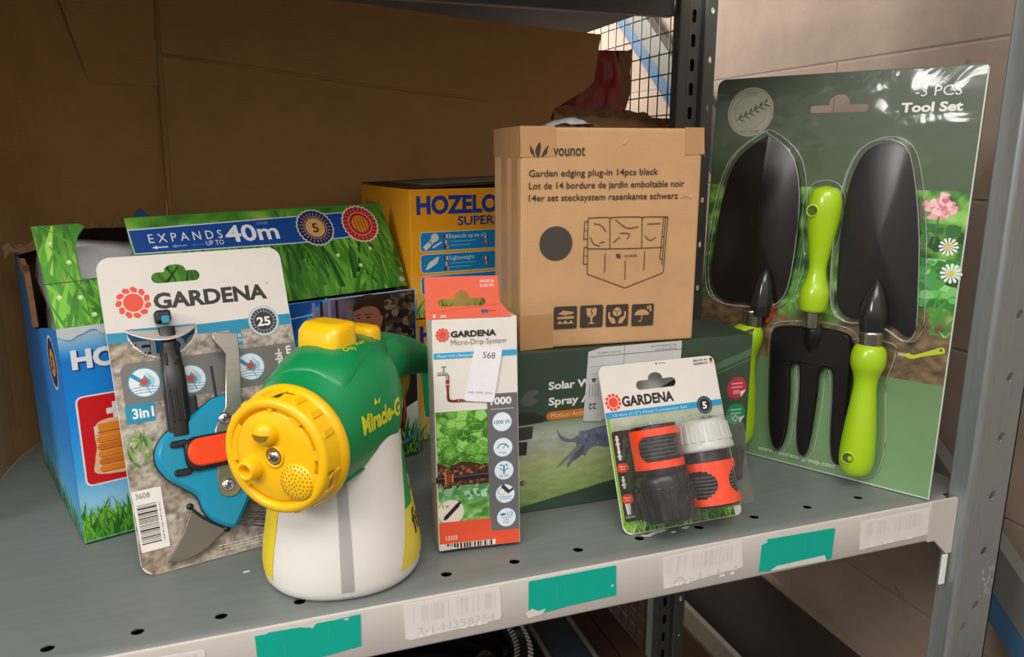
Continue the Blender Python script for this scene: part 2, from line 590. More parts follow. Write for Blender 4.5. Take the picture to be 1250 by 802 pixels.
class Panel:
    """printing on a surface: coordinates u,v in metres mapped to local space, stacked in hair-thin layers"""

    def __init__(self, mb, mapf=None, m='print', y=0.0):
        self.mb, self.m = mb, m
        self.map = mapf or (lambda u, v, off: (u, y - off, v))
        self.off = 0.00006
        self.step = 0.000003

    def poly(self, pts, col, raw=False):
        if len(pts) < 3:
            return self
        self.off += self.step
        c = col if raw else lin(col)
        if len(pts) <= 4:
            fs = [tuple(range(len(pts)))]
        else:
            fs = tessellate_polygon([[Vector((p[0], p[1], 0)) for p in pts]])
        self.mb.add([self.map(p[0], p[1], self.off) for p in pts], fs, self.m, c)
        return self

    def rect(self, u0, v0, u1, v1, col):
        return self.poly([(u0, v0), (u1, v0), (u1, v1), (u0, v1)], col)

    def disc(self, cu, cv, r, col, n=28, r2=None):
        return self.poly(circle(cu, cv, r, n, r2), col)

    def seal(self, cu, cv, r, col, teeth=28):
        p = []
        for i in range(teeth * 2):
            a = PI * i / teeth
            rr = r if i % 2 else r * 0.93
            p.append((cu + rr * math.cos(a), cv + rr * math.sin(a)))
        return self.poly(p, col)

    def ring(self, cu, cv, r0, r1, col, n=28, a0=0, a1=2 * PI):
        self.off += self.step
        vs_, fs = [], []
        for i in range(n + 1):
            a = a0 + (a1 - a0) * i / n
            vs_ += [self.map(cu + r0 * math.cos(a), cv + r0 * math.sin(a), self.off), self.map(cu + r1 * math.cos(a), cv + r1 * math.sin(a), self.off)]
        for i in range(n):
            fs.append((2 * i, 2 * i + 1, 2 * i + 3, 2 * i + 2))
        self.mb.add(vs_, fs, self.m, lin(col))
        return self

    def line(self, pts, w, col, closed=False):
        self.off += self.step
        pts = list(pts) + ([pts[0]] if closed else [])
        for a, b in zip(pts[:-1], pts[1:]):
            dx, dy = b[0] - a[0], b[1] - a[1]
            L = math.hypot(dx, dy)
            if L < 1e-7:
                continue
            nx, ny = -dy / L * w / 2, dx / L * w / 2
            ex, ey = dx / L * w * 0.3, dy / L * w * 0.3
            q = [(a[0] + nx - ex, a[1] + ny - ey), (a[0] - nx - ex, a[1] - ny - ey), (b[0] - nx + ex, b[1] - ny + ey), (b[0] + nx + ex, b[1] + ny + ey)]
            self.mb.add([self.map(p[0], p[1], self.off) for p in q], [(0, 1, 2, 3)], self.m, lin(col))
        return self

    def text(self, s, u, v, h, w=None, col='000000', bold=0.0, rot=0.0, shear=0.0, align='l', clipu=None):
        """baseline start at u,v; cap height h; total width fitted to w"""
        vs_, fs = text_mesh(s, bold)
        if len(vs_) == 0:
            return self
        ref, _ = text_mesh('H', bold)
        cap = ref[:, 1].max() - ref[:, 1].min()
        p = vs_.copy()
        p[:, 0] -= p[:, 0].min()
        sy = h / cap
        sx = (w / p[:, 0].max()) if w else sy
        x = p[:, 0] * sx + p[:, 1] * sy * shear
        y = p[:, 1] * sy
        if align == 'c':
            x -= (p[:, 0].max() * sx) / 2
        ca, sa = math.cos(rot), math.sin(rot)
        X, Y = u + x * ca - y * sa, v + x * sa + y * ca
        self.off += self.step
        keep = fs
        if clipu is not None:
            keep = [f for f in fs if max(X[i] for i in f) <= clipu]
        self.mb.add([self.map(a, b, self.off) for a, b in zip(X, Y)], keep, self.m, lin(col))
        return self

    def barcode(self, u0, v0, u1, v1, vertical=False, col='2b2826', seed=1):
        r = random.Random(seed)
        self.off += self.step
        t0, t1 = (v0, v1) if vertical else (u0, u1)
        t = t0
        unit = (t1 - t0) / 70
        while t < t1 - 2 * unit:
            w = unit * r.choice((1, 1, 2, 3))
            e = min(t + w, t1)
            q = [(u0, t), (u1, t), (u1, e), (u0, e)] if vertical else [(t, v0), (e, v0), (e, v1), (t, v1)]
            self.mb.add([self.map(p[0], p[1], self.off) for p in q], [(0, 1, 2, 3)], self.m, lin(col))
            t = e + unit * r.choice((1, 1, 2, 2))
        return self

    def grass(self, rect, n, hmin, hmax, wid, cols, seed=1, base=None, lean=0.5):
        r = random.Random(seed)
        u0, v0, u1, v1 = rect
        base = base or (v0 - hmin, v1 - hmin)
        self.off += self.step
        items = []
        for i in range(n):
            bv = r.uniform(*base)
            items.append((bv, r.uniform(u0 - hmax * 0.3, u1 + hmax * 0.3), r.uniform(hmin, hmax), r.gauss(0, lean), r.uniform(0.6, 1.3) * wid, r.choice(cols), r.uniform(0.8, 1.2)))
        items.sort(key=lambda t: -t[0])
        for k, (bv, bu, h, ln, w, c, br) in enumerate(items):
            o = self.off + k * 2e-7
            tu = bu + h * math.sin(ln)
            tv = bv + h * math.cos(ln)
            mu, mv = bu + (tu - bu) * 0.5 - ln * h * 0.08, bv + (tv - bv) * 0.55
            pts = clip_poly([(bu - w / 2, bv), (bu + w / 2, bv), (mu + w * 0.42, mv), (tu, tv), (mu - w * 0.42, mv)], rect)
            if len(pts) >= 3:
                cl = tuple(x * br for x in lin(c))
                self.mb.add([self.map(p[0], p[1], o) for p in pts], [tuple(range(len(pts)))], self.m, cl)
        self.off += n * 2e-7
        return self

    def blobs(self, rect, n, rmin, rmax, cols, seed=1, ragged=0.25, sides=9, squash=1.0):
        r = random.Random(seed)
        self.off += self.step
        u0, v0, u1, v1 = rect
        for k in range(n):
            cu, cv, rr = r.uniform(u0, u1), r.uniform(v0, v1), r.uniform(rmin, rmax)
            pts = []
            ph = r.uniform(0, 6)
            for i in range(sides):
                a = 2 * PI * i / sides + ph
                q = rr * (1 + r.uniform(-ragged, ragged))
                pts.append((cu + q * math.cos(a), cv + q * math.sin(a) * squash))
            pts = clip_poly(pts, rect)
            if len(pts) >= 3:
                br = r.uniform(0.85, 1.15)
                c = tuple(x * br for x in lin(r.choice(cols)))
                o = self.off + k * 2e-7
                self.mb.add([self.map(p[0], p[1], o) for p in pts], [tuple(range(len(pts)))], self.m, c)
        self.off += n * 2e-7
        return self

    def photo(self, u0, v0, u1, v1, nu, nv, fn, mask=None):
        """picture printed as a fine colour grid; fn takes arrays 0..1 and returns linear rgb"""
        self.off += self.step
        a, b = np.meshgrid(np.linspace(0, 1, nu + 1), np.linspace(0, 1, nv + 1))
        rgb = np.clip(fn(a, b), 0, 1).reshape(-1, 3)
        U, V = (u0 + a * (u1 - u0)).ravel(), (v0 + b * (v1 - v0)).ravel()
        fs = []
        for j in range(nv):
            for i in range(nu):
                k = j * (nu + 1) + i
                if mask is None or mask(U[k] + (u1 - u0) / nu / 2, V[k] + (v1 - v0) / nv / 2):
                    fs.append((k, k + 1, k + nu + 2, k + nu + 1))
        self.mb.add([self.map(x, y, self.off) for x, y in zip(U, V)], fs, self.m, [tuple(c) for c in rgb])
        return self


def vnoise(a, b, f, seed=0, octaves=3, fy=None):
    """value noise on 0..1 arrays"""
    out = np.zeros_like(a)
    amp, tot = 1.0, 0.0
    fy = fy or f
    for o in range(octaves):
        rg = np.random.RandomState(seed * 17 + o)
        nx, ny = int(f * 2 ** o) + 3, int(fy * 2 ** o) + 3
        g = rg.rand(ny, nx)
        x, y = a * (nx - 2.001), b * (ny - 2.001)
        i, j = np.clip(x.astype(int), 0, nx - 2), np.clip(y.astype(int), 0, ny - 2)
        fx, fyy = x - i, y - j
        fx, fyy = fx * fx * (3 - 2 * fx), fyy * fyy * (3 - 2 * fyy)
        out += amp * ((g[j, i] * (1 - fx) + g[j, i + 1] * fx) * (1 - fyy) + (g[j + 1, i] * (1 - fx) + g[j + 1, i + 1] * fx) * fyy)
        tot += amp
        amp *= 0.55
    return out / tot


def ramp(t, stops):
    """piecewise colour ramp, sRGB hex stops -> linear array"""
    xs = [s[0] for s in stops]
    cs = np.array([lin(s[1]) for s in stops])
    return np.stack([np.interp(t, xs, cs[:, k]) for k in range(3)], axis=-1)


def flower_logo(P, cu, cv, r, col='ea4a32', back='e9e4dd'):
    """round petal emblem: a disc within a wreath of swirling petals"""
    for i in range(11):
        a = 2 * PI * i / 11
        pts = []
        for (dr, da) in ((0.66, 0.0), (0.65, 0.36), (0.78, 0.53), (0.95, 0.50), (1.02, 0.32), (0.90, 0.06)):
            pts.append((cu + r * dr * math.cos(a + da), cv + r * dr * math.sin(a + da)))
        P.poly(pts, col)
    P.disc(cu, cv, r * 0.57, col)


GRASS = ['3f8f22', '58a82c', '2c7a1e', '79bf3a', '4c9a2a', '1f611a', '93cc4e']
GRASS_DK = ['2f6a1e', '46892a', '1f4d16', '5c9a34', '3a7522']


# ------------------------------------------------------------------ the setting
def setting(name, mb):
    o = mb.build(name)
    o['kind'] = 'structure'
    return o


def wall_material():
    m = bpy.data.materials.new('painted_block_wall')
    m.use_nodes = True
    nt = m.node_tree
    b = nt.nodes['Principled BSDF']
    b.inputs['Roughness'].default_value = 0.85
    tc = nt.nodes.new('ShaderNodeTexCoord')
    sp = nt.nodes.new('ShaderNodeSeparateXYZ')
    cb = nt.nodes.new('ShaderNodeCombineXYZ')
    nt.links.new(tc.outputs['Object'], sp.inputs[0])
    nt.links.new(sp.outputs['Y'], cb.inputs['X'])
    nt.links.new(sp.outputs['Z'], cb.inputs['Y'])
    ad = nt.nodes.new('ShaderNodeVectorMath')
    ad.inputs[1].default_value = (2.13, 2.30, 0)
    nt.links.new(cb.outputs[0], ad.inputs[0])
    br = nt.nodes.new('ShaderNodeTexBrick')
    br.inputs['Scale'].default_value = 1.0
    br.inputs['Brick Width'].default_value = 1.3
    br.inputs['Row Height'].default_value = 0.20
    br.inputs['Mortar Size'].default_value = 0.003
    br.inputs['Mortar Smooth'].default_value = 0.8
    br.inputs['Color1'].default_value = (*lin('9c8a7c'), 1)
    br.inputs['Color2'].default_value = (*lin('988677'), 1)
    br.inputs['Mortar'].default_value = (*lin('8f7d70'), 1)
    nt.links.new(ad.outputs[0], br.inputs['Vector'])
    n = nt.nodes.new('ShaderNodeTexNoise')
    n.inputs['Scale'].default_value = 9
    n.inputs['Detail'].default_value = 8
    n.inputs['Roughness'].default_value = 0.65
    nt.links.new(tc.outputs['Object'], n.inputs['Vector'])
    mr = nt.nodes.new('ShaderNodeMapRange')
    mr.inputs['From Min'].default_value = 0.3
    mr.inputs['From Max'].default_value = 0.7
    mr.inputs['To Min'].default_value = 0.82
    mr.inputs['To Max'].default_value = 1.12
    nt.links.new(n.outputs['Fac'], mr.inputs['Value'])
    n3 = nt.nodes.new('ShaderNodeTexNoise')
    n3.inputs['Scale'].default_value = 22
    n3.inputs['Detail'].default_value = 5
    nt.links.new(tc.outputs['Object'], n3.inputs['Vector'])
    pit = nt.nodes.new('ShaderNodeMapRange')
    pit.inputs['From Min'].default_value = 0.24
    pit.inputs['From Max'].default_value = 0.31
    pit.inputs['To Min'].default_value = 0.45
    pit.inputs['To Max'].default_value = 1.0
    nt.links.new(n3.outputs['Fac'], pit.inputs['Value'])
    mu = nt.nodes.new('ShaderNodeMath')
    mu.operation = 'MULTIPLY'
    nt.links.new(mr.outputs[0], mu.inputs[0])
    nt.links.new(pit.outputs[0], mu.inputs[1])
    sc = nt.nodes.new('ShaderNodeVectorMath')
    sc.operation = 'SCALE'
    nt.links.new(br.outputs['Color'], sc.inputs[0])
    nt.links.new(mu.outputs[0], sc.inputs['Scale'])
    nt.links.new(sc.outputs['Vector'], b.inputs['Base Color'])
    bp = nt.nodes.new('ShaderNodeBump')
    bp.inputs['Strength'].default_value = 0.35
    bp.inputs['Distance'].default_value = 0.003
    ng = nt.nodes.new('ShaderNodeMath')
    ng.operation = 'SUBTRACT'
    nt.links.new(n.outputs['Fac'], ng.inputs[0])
    nt.links.new(br.outputs['Fac'], ng.inputs[1])
    nt.links.new(ng.outputs[0], bp.inputs['Height'])
    nt.links.new(bp.outputs['Normal'], b.inputs['Normal'])
    return m


M['wall'] = wall_material()
M['floor'] = mat('concrete_floor', '7d756c', 0.8, noise=0.12, nscale=8)
setting('wall_right', MB().box(0.9, 1.0, -0.9, 2.7, -1.2, 1.9, 'wall'))
M['lower_band'] = mat('dark_lower_band', '33261c', 0.8, noise=0.15, nscale=10)  # darker brown slab along the lower wall, with a paler top edge
M['lower_band_edge'] = mat('lower_band_edge', '8d7d6c', 0.8, noise=0.1)
setting('trim_1', MB().box(0.884, 0.8995, -0.9, 2.69, -1.199, -0.428, 'lower_band').box(0.8835, 0.8995, -0.9, 2.69, -0.4279, -0.4245, 'lower_band_edge'))
setting('wall_back', MB().box(-2.2, 1.0, 2.7, 2.8, -1.2, 1.9, 'wall'))
setting('floor', MB().box(-2.2, 1.0, -0.9, 2.8, -1.3, -1.2, 'floor'))

# ------------------------------------------------------------------ the metal shelf
I4 = Matrix.Identity(4)
shelf = empty('metal_shelf', Matrix.Translation((0.0, 0.0, 0.0)), 'grey metal shelf with a pale painted front edge, carrying all the boxed garden goods', 'shelf')
mb = MB()
hole_x = [-0.290, -0.226, -0.1625, -0.1015, -0.041, 0.0198, 0.0815, 0.1444, 0.208, 0.2711, 0.3357, 0.402, 0.4671, 0.5334, 0.6001]
holes = []
for hx in hole_x:
    hy = 0.028 + 0.0118 * (hx + 0.1625)
    holes.append([(p[0], p[1]) for p in circle(hx, hy, 0.0050, 16, 0.0046)])
# flat deck: prism is built in x,z so lay it down with a matrix (z -> y)
LAY = Matrix(((1, 0, 0, 0), (0, 0, 1, 0), (0, -1, 0, 0), (0, 0, 0, 1)))
# in the laid plate the viewer side y0 becomes the top surface z = -y0
mb.prism([(-0.8, 0.016), (0.735, 0.016), (0.735, 0.06), (-0.8, 0.06)], 0.0, 0.0012, 'deck', holes, T=LAY)
mb.prism([(-0.8, 0.06), (0.735, 0.06), (0.735, 0.595), (-0.8, 0.595)], 0.0, 0.0012, 'deck', T=LAY)
prof = [(0.0161, 0.0), (0.012, -0.0004), (0.009, -0.0016), (0.0065, -0.0036), (0.0045, -0.0046), (0.0028, -0.0044), (0.0026, -0.012)]
vs_, fs = [], []
for x in (-0.8, 0.693):
    vs_ += [(x, y, z) for y, z in prof]
n = len(prof)
for i in range(n - 1):
    fs.append((i, n + i, n + i + 1, i + 1))
mb.add(vs_, fs, 'deck', smooth=True)
mb.build('deck', shelf)
mb = MB()
prof = [(0.0036, -0.0030), (0.0032, -0.0002), (0.0020, 0.0010), (0.0008, 0.0008), (0.0, -0.0006), (-0.0002, -0.022), (0.0, -0.0425), (0.0008, -0.0442), (0.004, -0.0448), (0.0155, -0.0448)]
vs_, fs = [], []
for x in (-0.8, 0.664):
    vs_ += [(x, y, z) for y, z in prof]
n = len(prof)
for i in range(n - 1):
    fs.append((i, n + i, n + i + 1, i + 1))
mb.add(vs_, fs, 'beam', smooth=True)
mb.build('front_beam', shelf)
mb = MB()
mb.prism([(0.6635, 0.0008), (0.6994, 0.0008), (0.6994, -0.063), (0.692, -0.063), (0.673, -0.0446), (0.6635, -0.0446)], -0.0009, 0.003, 'beam')
o = mb.build('end_bracket', shelf)
mb = MB()
mb.box(0.6885, 0.6955, -0.0012, 0.001, -0.100, -0.0645, 'hook', 0.0006)
mb.build('locking_tab', shelf)
mb = MB()
mb.box(-0.8, 0.687, 0.580, 0.595, -0.05, -0.0015, 'beam', 0.002)
mb.build('rear_beam', shelf)
mb = MB()
mb.box(-0.8, 0.690, 0.0165, 0.0180, -0.030, -0.0014, 'dark_steel')  # unseen channel added under the deck so its holes look dark
mb.box(-0.8, 0.690, 0.0165, 0.0520, -0.0315, -0.030, 'dark_steel')
mb.box(-0.8, 0.690, 0.0505, 0.0520, -0.030, -0.0014, 'dark_steel')
mb.build('hole_backing', shelf)

GREEN_LBL = '07ac97'


def edge_label(kind, pts, extra=None, seed=0):
    mb = MB()
    r = random.Random(seed)
    if kind == 'green':
        mb.prism(pts, -0.0006, -0.0002, 'print_matte', col=lin(GREEN_LBL))
        P = Panel(mb, m='print_matte', y=0)
        P.off = 0.0007
        for q in extra or []:
            P.poly(q, 'd9d6d0')
        us = [p[0] for p in pts]
        for k in range(2):
            u = r.uniform(min(us) + .012, max(us) - .012)
            P.line([(u, -0.008), (u + r.uniform(-.001, .002), -0.026)], 0.0004, '3db5a4')
        o = mb.build('label', shelf)
        o['label'] = 'teal green paper label, torn at the edges'
    else:
        mb.prism(pts, -0.0006, -0.0002, 'print_matte', col=lin('e3dedb'))
        P = Panel(mb, m='print_matte')
        P.off = 0.0007
        us, vv = [p[0] for p in pts], [p[1] for p in pts]
        u0, u1, v0, v1 = min(us), max(us), min(vv), max(vv)
        for k in range(46):
            u = u0 + 0.005 + (u1 - u0 - 0.01) * k / 46
            if r.random() < 0.62:
                P.rect(u, v1 - 0.019, u + 0.0009 * r.choice((.6, 1, 1.4)), v1 - 0.0035, r.choice(('d8d3d0', 'd4cfcc', 'dbd6d3')))
        if extra:
            P.text(extra, u0 + 0.011, v0 + 0.0035, 0.0068, (u1 - u0) * 0.8, 'cfcac7')
        for k in range(9):
            u = r.uniform(u0 + .004, u1 - .01)
            P.poly([(u, v0 + .001), (u + .004, v0 + .0012), (u + .003, v0 + r.uniform(.003, .007)), (u + .001, v0 + .003)], 'efecea')
        o = mb.build('label', shelf)
        o['label'] = 'worn white barcode label'


edge_label('green', [(-0.0163, -0.0045), (-0.008, -0.0045), (-0.006, -0.0035), (0.018, -0.0042), (0.022, -0.0058), (0.030, -0.0035), (0.045, -0.0036), (0.0640, -0.0025), (0.0649, -0.0035), (0.0643, -0.0315), (0.030, -0.0345), (0.022, -0.033), (-0.0155, -0.0415)],
           [[(0.022, -0.0045), (0.03, -0.0032), (0.027, -0.0068)], [(0.051, -0.004), (0.056, -0.0036), (0.054, -0.006)]], 1)
edge_label('white', [(0.0997, -0.0016), (0.1833, -0.0018), (0.1847, -0.0300), (0.183, -0.0328), (0.105, -0.0355), (0.1007, -0.0335)], '2-1-H358754', 2)
edge_label('green', [(0.2095, -0.0030), (0.211, -0.002), (0.2930, -0.0022), (0.2938, -0.004), (0.2949, -0.0325), (0.25, -0.0335), (0.222, -0.0355), (0.2096, -0.0318)],
           [[(0.2065, -0.0318), (0.213, -0.029), (0.219, -0.0325), (0.226, -0.0315), (0.222, -0.0365), (0.209, -0.0375)], [(0.2885, -0.0215), (0.2915, -0.0205), (0.291, -0.0235)]], 3)
edge_label('white', [(0.3417, -0.0040), (0.4278, -0.0018), (0.4301, -0.0285), (0.428, -0.030), (0.3441, -0.0365)], 'A-1-1-1', 4)
edge_label('green', [(0.4506, -0.0098), (0.4565, -0.0052), (0.5374, -0.0068), (0.5382, -0.010), (0.5370, -0.0400), (0.531, -0.0418), (0.527, -0.0365), (0.47, -0.0365), (0.461, -0.0402), (0.4495, -0.0385)],
           [[(0.4506, -0.0098), (0.4565, -0.0052), (0.4562, -0.0085)], [(0.47, -0.0362), (0.528, -0.0350), (0.531, -0.0415), (0.462, -0.0405)]], 5)
edge_label('white', [(0.5705, -0.0057), (0.6603, -0.0048), (0.6625, -0.0335), (0.66, -0.0355), (0.5725, -0.0374)], None, 6)
edge_label('white', [(-0.0978, -0.0064), (-0.0535, -0.0080), (-0.0527, -0.0095), (-0.054, -0.036), (-0.0978, -0.036)], None, 7)


# ------------------------------------------------------------------ rack posts
def corner_post(name, x, y, sgn, z0, z1, label, hole_z, flange_slots=False, wide=0.056, deep=0.024):
    """slotted angle post: a side flange facing the shelf (-x) and a broad face across, joined by a round corner"""
    e = empty(name, Matrix.Translation((x, y, z0)), label, 'rack post')
    H = z1 - z0
    mb = MB()
    t = 0.0018
    hs = []
    for (hx, hz) in hole_z:
        hz -= z0
        if flange_slots:
            hs.append(rrect(hx - 0.0045, hz - 0.011, hx + 0.0045, hz + 0.011, 0.0043, 5))
        else:
            q = circle(hx, hz, 0.0042, 14, 0.0052)
            hs.append([(px + (0.0012 if pz > hz else 0), pz) for px, pz in q])
    # broad face with real holes (front at y = 0)
    mb.prism([(0.005, 0), (wide, 0), (wide, H), (0.005, H)], 0.0 if sgn < 0 else -t, t if sgn < 0 else 0.0, 'upright' if sgn < 0 else 'dark_steel', hs)
    o = mb.build('face', e)
    mb = MB()
    # rounded corner + flange + small return lip
    prof = []
    d = 1 if sgn < 0 else -1
    for k in range(7):
        a = PI / 2 * k / 6
        prof.append((0.005 - 0.005 * math.sin(a), d * (0.005 - 0.005 * math.cos(a))))
    prof += [(0.0, d * deep), (-0.0005, d * (deep + 0.0008)), (0.0016, d * (deep + 0.0016)), (0.0075, d * (deep + 0.0012))]
    vs_, fs = [], []
    for z in (0, H):
        vs_ += [(px, py, z) for px, py in prof]
    n = len(prof)
    for i in range(n - 1):
        fs.append((i, i + 1, n + i + 1, n + i))
    mb.add(vs_, fs, 'upright' if sgn < 0 else 'dark_steel', smooth=True)
    # far lip of the broad face
    mb.box(wide - 0.0018, wide, 0.0 if sgn < 0 else -0.010, 0.012 if sgn < 0 else 0.0, 0, H, 'upright' if sgn < 0 else 'dark_steel')
    mb.build('flange', e)
    return e


front_holes = [(0.0325, 0.0697 + 0.0656 * k) for k in range(-5, 9)]
front_holes += [(0.0180, -0.1517), (0.0180, -0.4)]
post = corner_post('rack_post', 0.7, -0.0126, -1, -0.75, 0.62, 'pale galvanised upright post with round holes, at the shelf end beside the tool set', front_holes)
mb = MB()
r = random.Random(3)
for k in range(26):
    u, v = 0.7 + r.uniform(0.035, 0.052), r.uniform(-0.118, -0.085)
    a = r.uniform(0.6, 2.2)
    L = r.uniform(0.002, 0.006)
    w = r.uniform(0.0003, 0.0009)
    dx, dz = math.cos(a) * L, math.sin(a) * L
    mb.add([(u, -0.01268, v), (u + w, -0.01268, v), (u + dx + w, -0.01268, v + dz), (u + dx, -0.01268, v + dz)], [(0, 1, 2, 3)], 'print_matte', lin('cfd2d0'))
o = mb.build('scratches', post, I4)
rear_slots = []
for k in range(30):
    rear_slots.append((0.0, 0.0))
rear = empty('rack_post', Matrix.Translation((0.69, 0.6, -0.75)), 'dark upright post with a column of slots, between the brown parcel and the wire mesh', 'rack post')
mb = MB()
H = 1.55
sl = [rrect(0.034 - 0.004, z - 0.0105, 0.034 + 0.004, z + 0.0105, 0.0039, 4) for z in [0.06 + 0.0385 * k for k in range(38)]]
mb.prism([(0.022, 0), (0.046, 0), (0.046, H), (0.022, H)], 0.012, 0.0138, 'dark_steel', sl)
mb.box(0.022, 0.046, 0.020, 0.0215, 0, H, 'rear_steel')  # plates added behind the web so the slots look dark
mb.box(0.0445, 0.046, 0.0140, 0.0200, 0, H, 'rear_steel')
mb.build('slotted_web', rear)
mb = MB()
prof = [(0.0, 0.020), (0.0, 0.0), (0.002, -0.001), (0.016, -0.001), (0.0185, 0.001), (0.0215, 0.012), (0.022, 0.0125)]
prof2 = [(0.046, 0.0125), (0.047, 0.010), (0.049, 0.003), (0.051, 0.0015), (0.054, 0.001)]
for pr in (prof, prof2):
    vs_ = [(px, py, z) for z in (0, H) for px, py in pr]
    n = len(pr)
    mb.add(vs_, [(i, i + 1, n + i + 1, n + i) for i in range(n - 1)], 'dark_steel', smooth=False)
mb.build('edge_flange', rear)
mb = MB()
hs = [circle(0.0615, z, 0.0034, 12, 0.0052) for z in [0.03 + 0.077 * k for k in range(19)]]
mb.prism([(0.054, 0), (0.071, 0), (0.071, H), (0.054, H)], 0.001, 0.0028, 'dark_steel', hs)
mb.build('outer_flange', rear)

# ------------------------------------------------------------------ upper shelf, second rack and its mesh
up = empty('upper_shelf', Matrix.Translation((0, 0, 0.59)), 'dark underside of the next shelf above the goods', 'shelf')
mb = MB()
mb.box(-0.8, 0.686, 0.0, 0.655, 0.628, 0.630, 'dark_steel')
mb.build('deck', up, I4)
mb = MB()
mb.box(-0.8, 0.686, 0.612, 0.632, 0.578, 0.627, 'dark_steel', 0.0015)
mb.build('rear_beam', up, I4)
mb = MB()
mb.box(-0.8, 0.69, 0.0, 0.012, 0.585, 0.627, 'beam', 0.0015)
mb.build('front_beam', up, I4)

bk = empty('rear_rack_shelf', Matrix.Translation((0, 0.66, 0.60)), 'dark shelf of the rack standing behind, above the red bag', 'shelf')
mb = MB()
mb.box(-0.8, 0.705, 0.66, 1.12, 0.606, 0.612, 'rear_steel', 0.001)
mb.build('deck', bk, I4)
mb = MB()
mb.box(-0.8, 0.70, 0.662, 0.676, 0.588, 0.6055, 'rear_steel', 0.001)
T = Matrix.Translation((0.575, 0.6612, 0.5965)) @ Matrix.Rotation(PI / 2, 4, 'X')
mb.lathe([(0.005, 0.0), (0.005, 0.001), (0.003, 0.0028), (0.0001, 0.003)], 'chrome', T, 14)
mb.build('front_beam', bk, I4)

mesh = empty('wire_mesh_panel', Matrix.Translation((0.752, 0.68, -0.75)), 'black wire mesh panel behind the slotted upright post', 'mesh panel')
mb = MB()
sp = 0.0365
for k in range(32):
    y = 0.70 + sp * k
    mb.tube([(0.752, y, -1.15), (0.752, y, 0.80)], 0.00135, 'wire', 5)
mb.build('upright_wires', mesh, I4)
mb = MB()
for k in range(54):
    z = -1.14 + sp * k
    mb.tube([(0.7545, 0.69, z), (0.7545, 1.84, z)], 0.00135, 'wire', 5)
mb.build('cross_wires', mesh, I4)

barM = None
dbar = empty('diagonal_bar', Matrix.Translation((0.88, 0.05, -0.2)), 'grey diagonal bar with a blue lower edge running up the wall behind the mesh', 'bar')
A, B = Vector((0.880, -0.80, -0.881)), Vector((0.880, 1.55, 0.985))
d = (B - A).normalized()
nrm = Vector((0, -d.z, d.y))
mb = MB()
for (n0, n1, xx, m, nm) in ((0.010, 0.058, 0.862, 'bar_grey', 'face_plate'), (-0.022, 0.0098, 0.862, 'bar_blue', 'lower_edge')):
    mb = MB()
    q = []
    for x in (xx, 0.8834):
        for P_, s in ((A, n0), (B, n0), (B, n1), (A, n1)):
            p = P_ + nrm * s
            q.append((x, p.y, p.z))
    mb.add(q, [(0, 1, 2, 3), (7, 6, 5, 4), (0, 4, 5, 1), (1, 5, 6, 2), (2, 6, 7, 3), (3, 7, 4, 0)], m)
    mb.build(nm, dbar, I4)


def hexmix(a, b, t):
    pa, pb = a.lstrip('#'), b.lstrip('#')
    c = [int(int(pa[i:i + 2], 16) * (1 - t) + int(pb[i:i + 2], 16) * t) for i in (0, 2, 4)]
    return '%02x%02x%02x' % tuple(c)


# ------------------------------------------------------------------ big brown open carton behind everything
big = empty('open_carton', Matrix.Translation((-0.28, 0.36, 0)), 'large open brown corrugated carton standing behind all the other boxes', 'cardboard box')
# side panel: a bowed sheet from the shelf's left towards the corner
foot = smooth_curve([(-0.330, 0.22), (-0.287, 0.36), (-0.276, 0.47), (-0.235, 0.555), (-0.114, 0.612)], 8, closed=False)
topc = smooth_curve([(-0.340, 0.22), (-0.30, 0.36), (-0.26, 0.47), (-0.20, 0.555), (-0.090, 0.612)], 8, closed=False)
mb = MB()
NV = 14
ZT = 0.572
def sheet(mb, A, B, z0, z1, thick, m):
    n = len(A)
    vs_ = []
    for s in (0, 1):
        for k in range(NV + 1):
            t = k / NV
            for i in range(n):
                x = A[i][0] * (1 - t) + B[i][0] * t
                y = A[i][1] * (1 - t) + B[i][1] * t
                vs_.append((x, y + s * thick, z0 + (z1 - z0) * t))
    N = n * (NV + 1)
    fs = []
    for k in range(NV):
        for i in range(n - 1):
            a = k * n + i
            fs.append((a, a + 1, a + n + 1, a + n))
            fs.append((N + a, N + a + n, N + a + n + 1, N + a + 1))
    for i in range(n - 1):
        fs.append((i, N + i, N + i + 1, i + 1))
        b = NV * n + i
        fs.append((b, b + 1, N + b + 1, N + b))
    for k in range(NV):
        a = k * n
        fs.append((a, a + n, N + a + n, N + a))
        b = k * n + n - 1
        fs.append((b, N + b, N + b + n, b + n))
    mb.add(vs_, fs, m, smooth=False)
sheet(mb, foot, topc, 0.0006, ZT, 0.004, 'corrugated')
mb.build('side_panel', big, I4)
# a second layer of board over the side panel, torn off along its outer edge
mb = MB()
ft = [(-0.1735, 0.5735), (-0.150, 0.5855), (-0.118, 0.600), (-0.0965, 0.6065)]
tt = [(-0.200, 0.548), (-0.165, 0.570), (-0.118, 0.593), (-0.0885, 0.604)]
pts_l = []
sheet(mb, ft, tt, 0.4475, 0.5725, 0.0035, 'corrugated')
mb.build('torn_flap', big, I4)
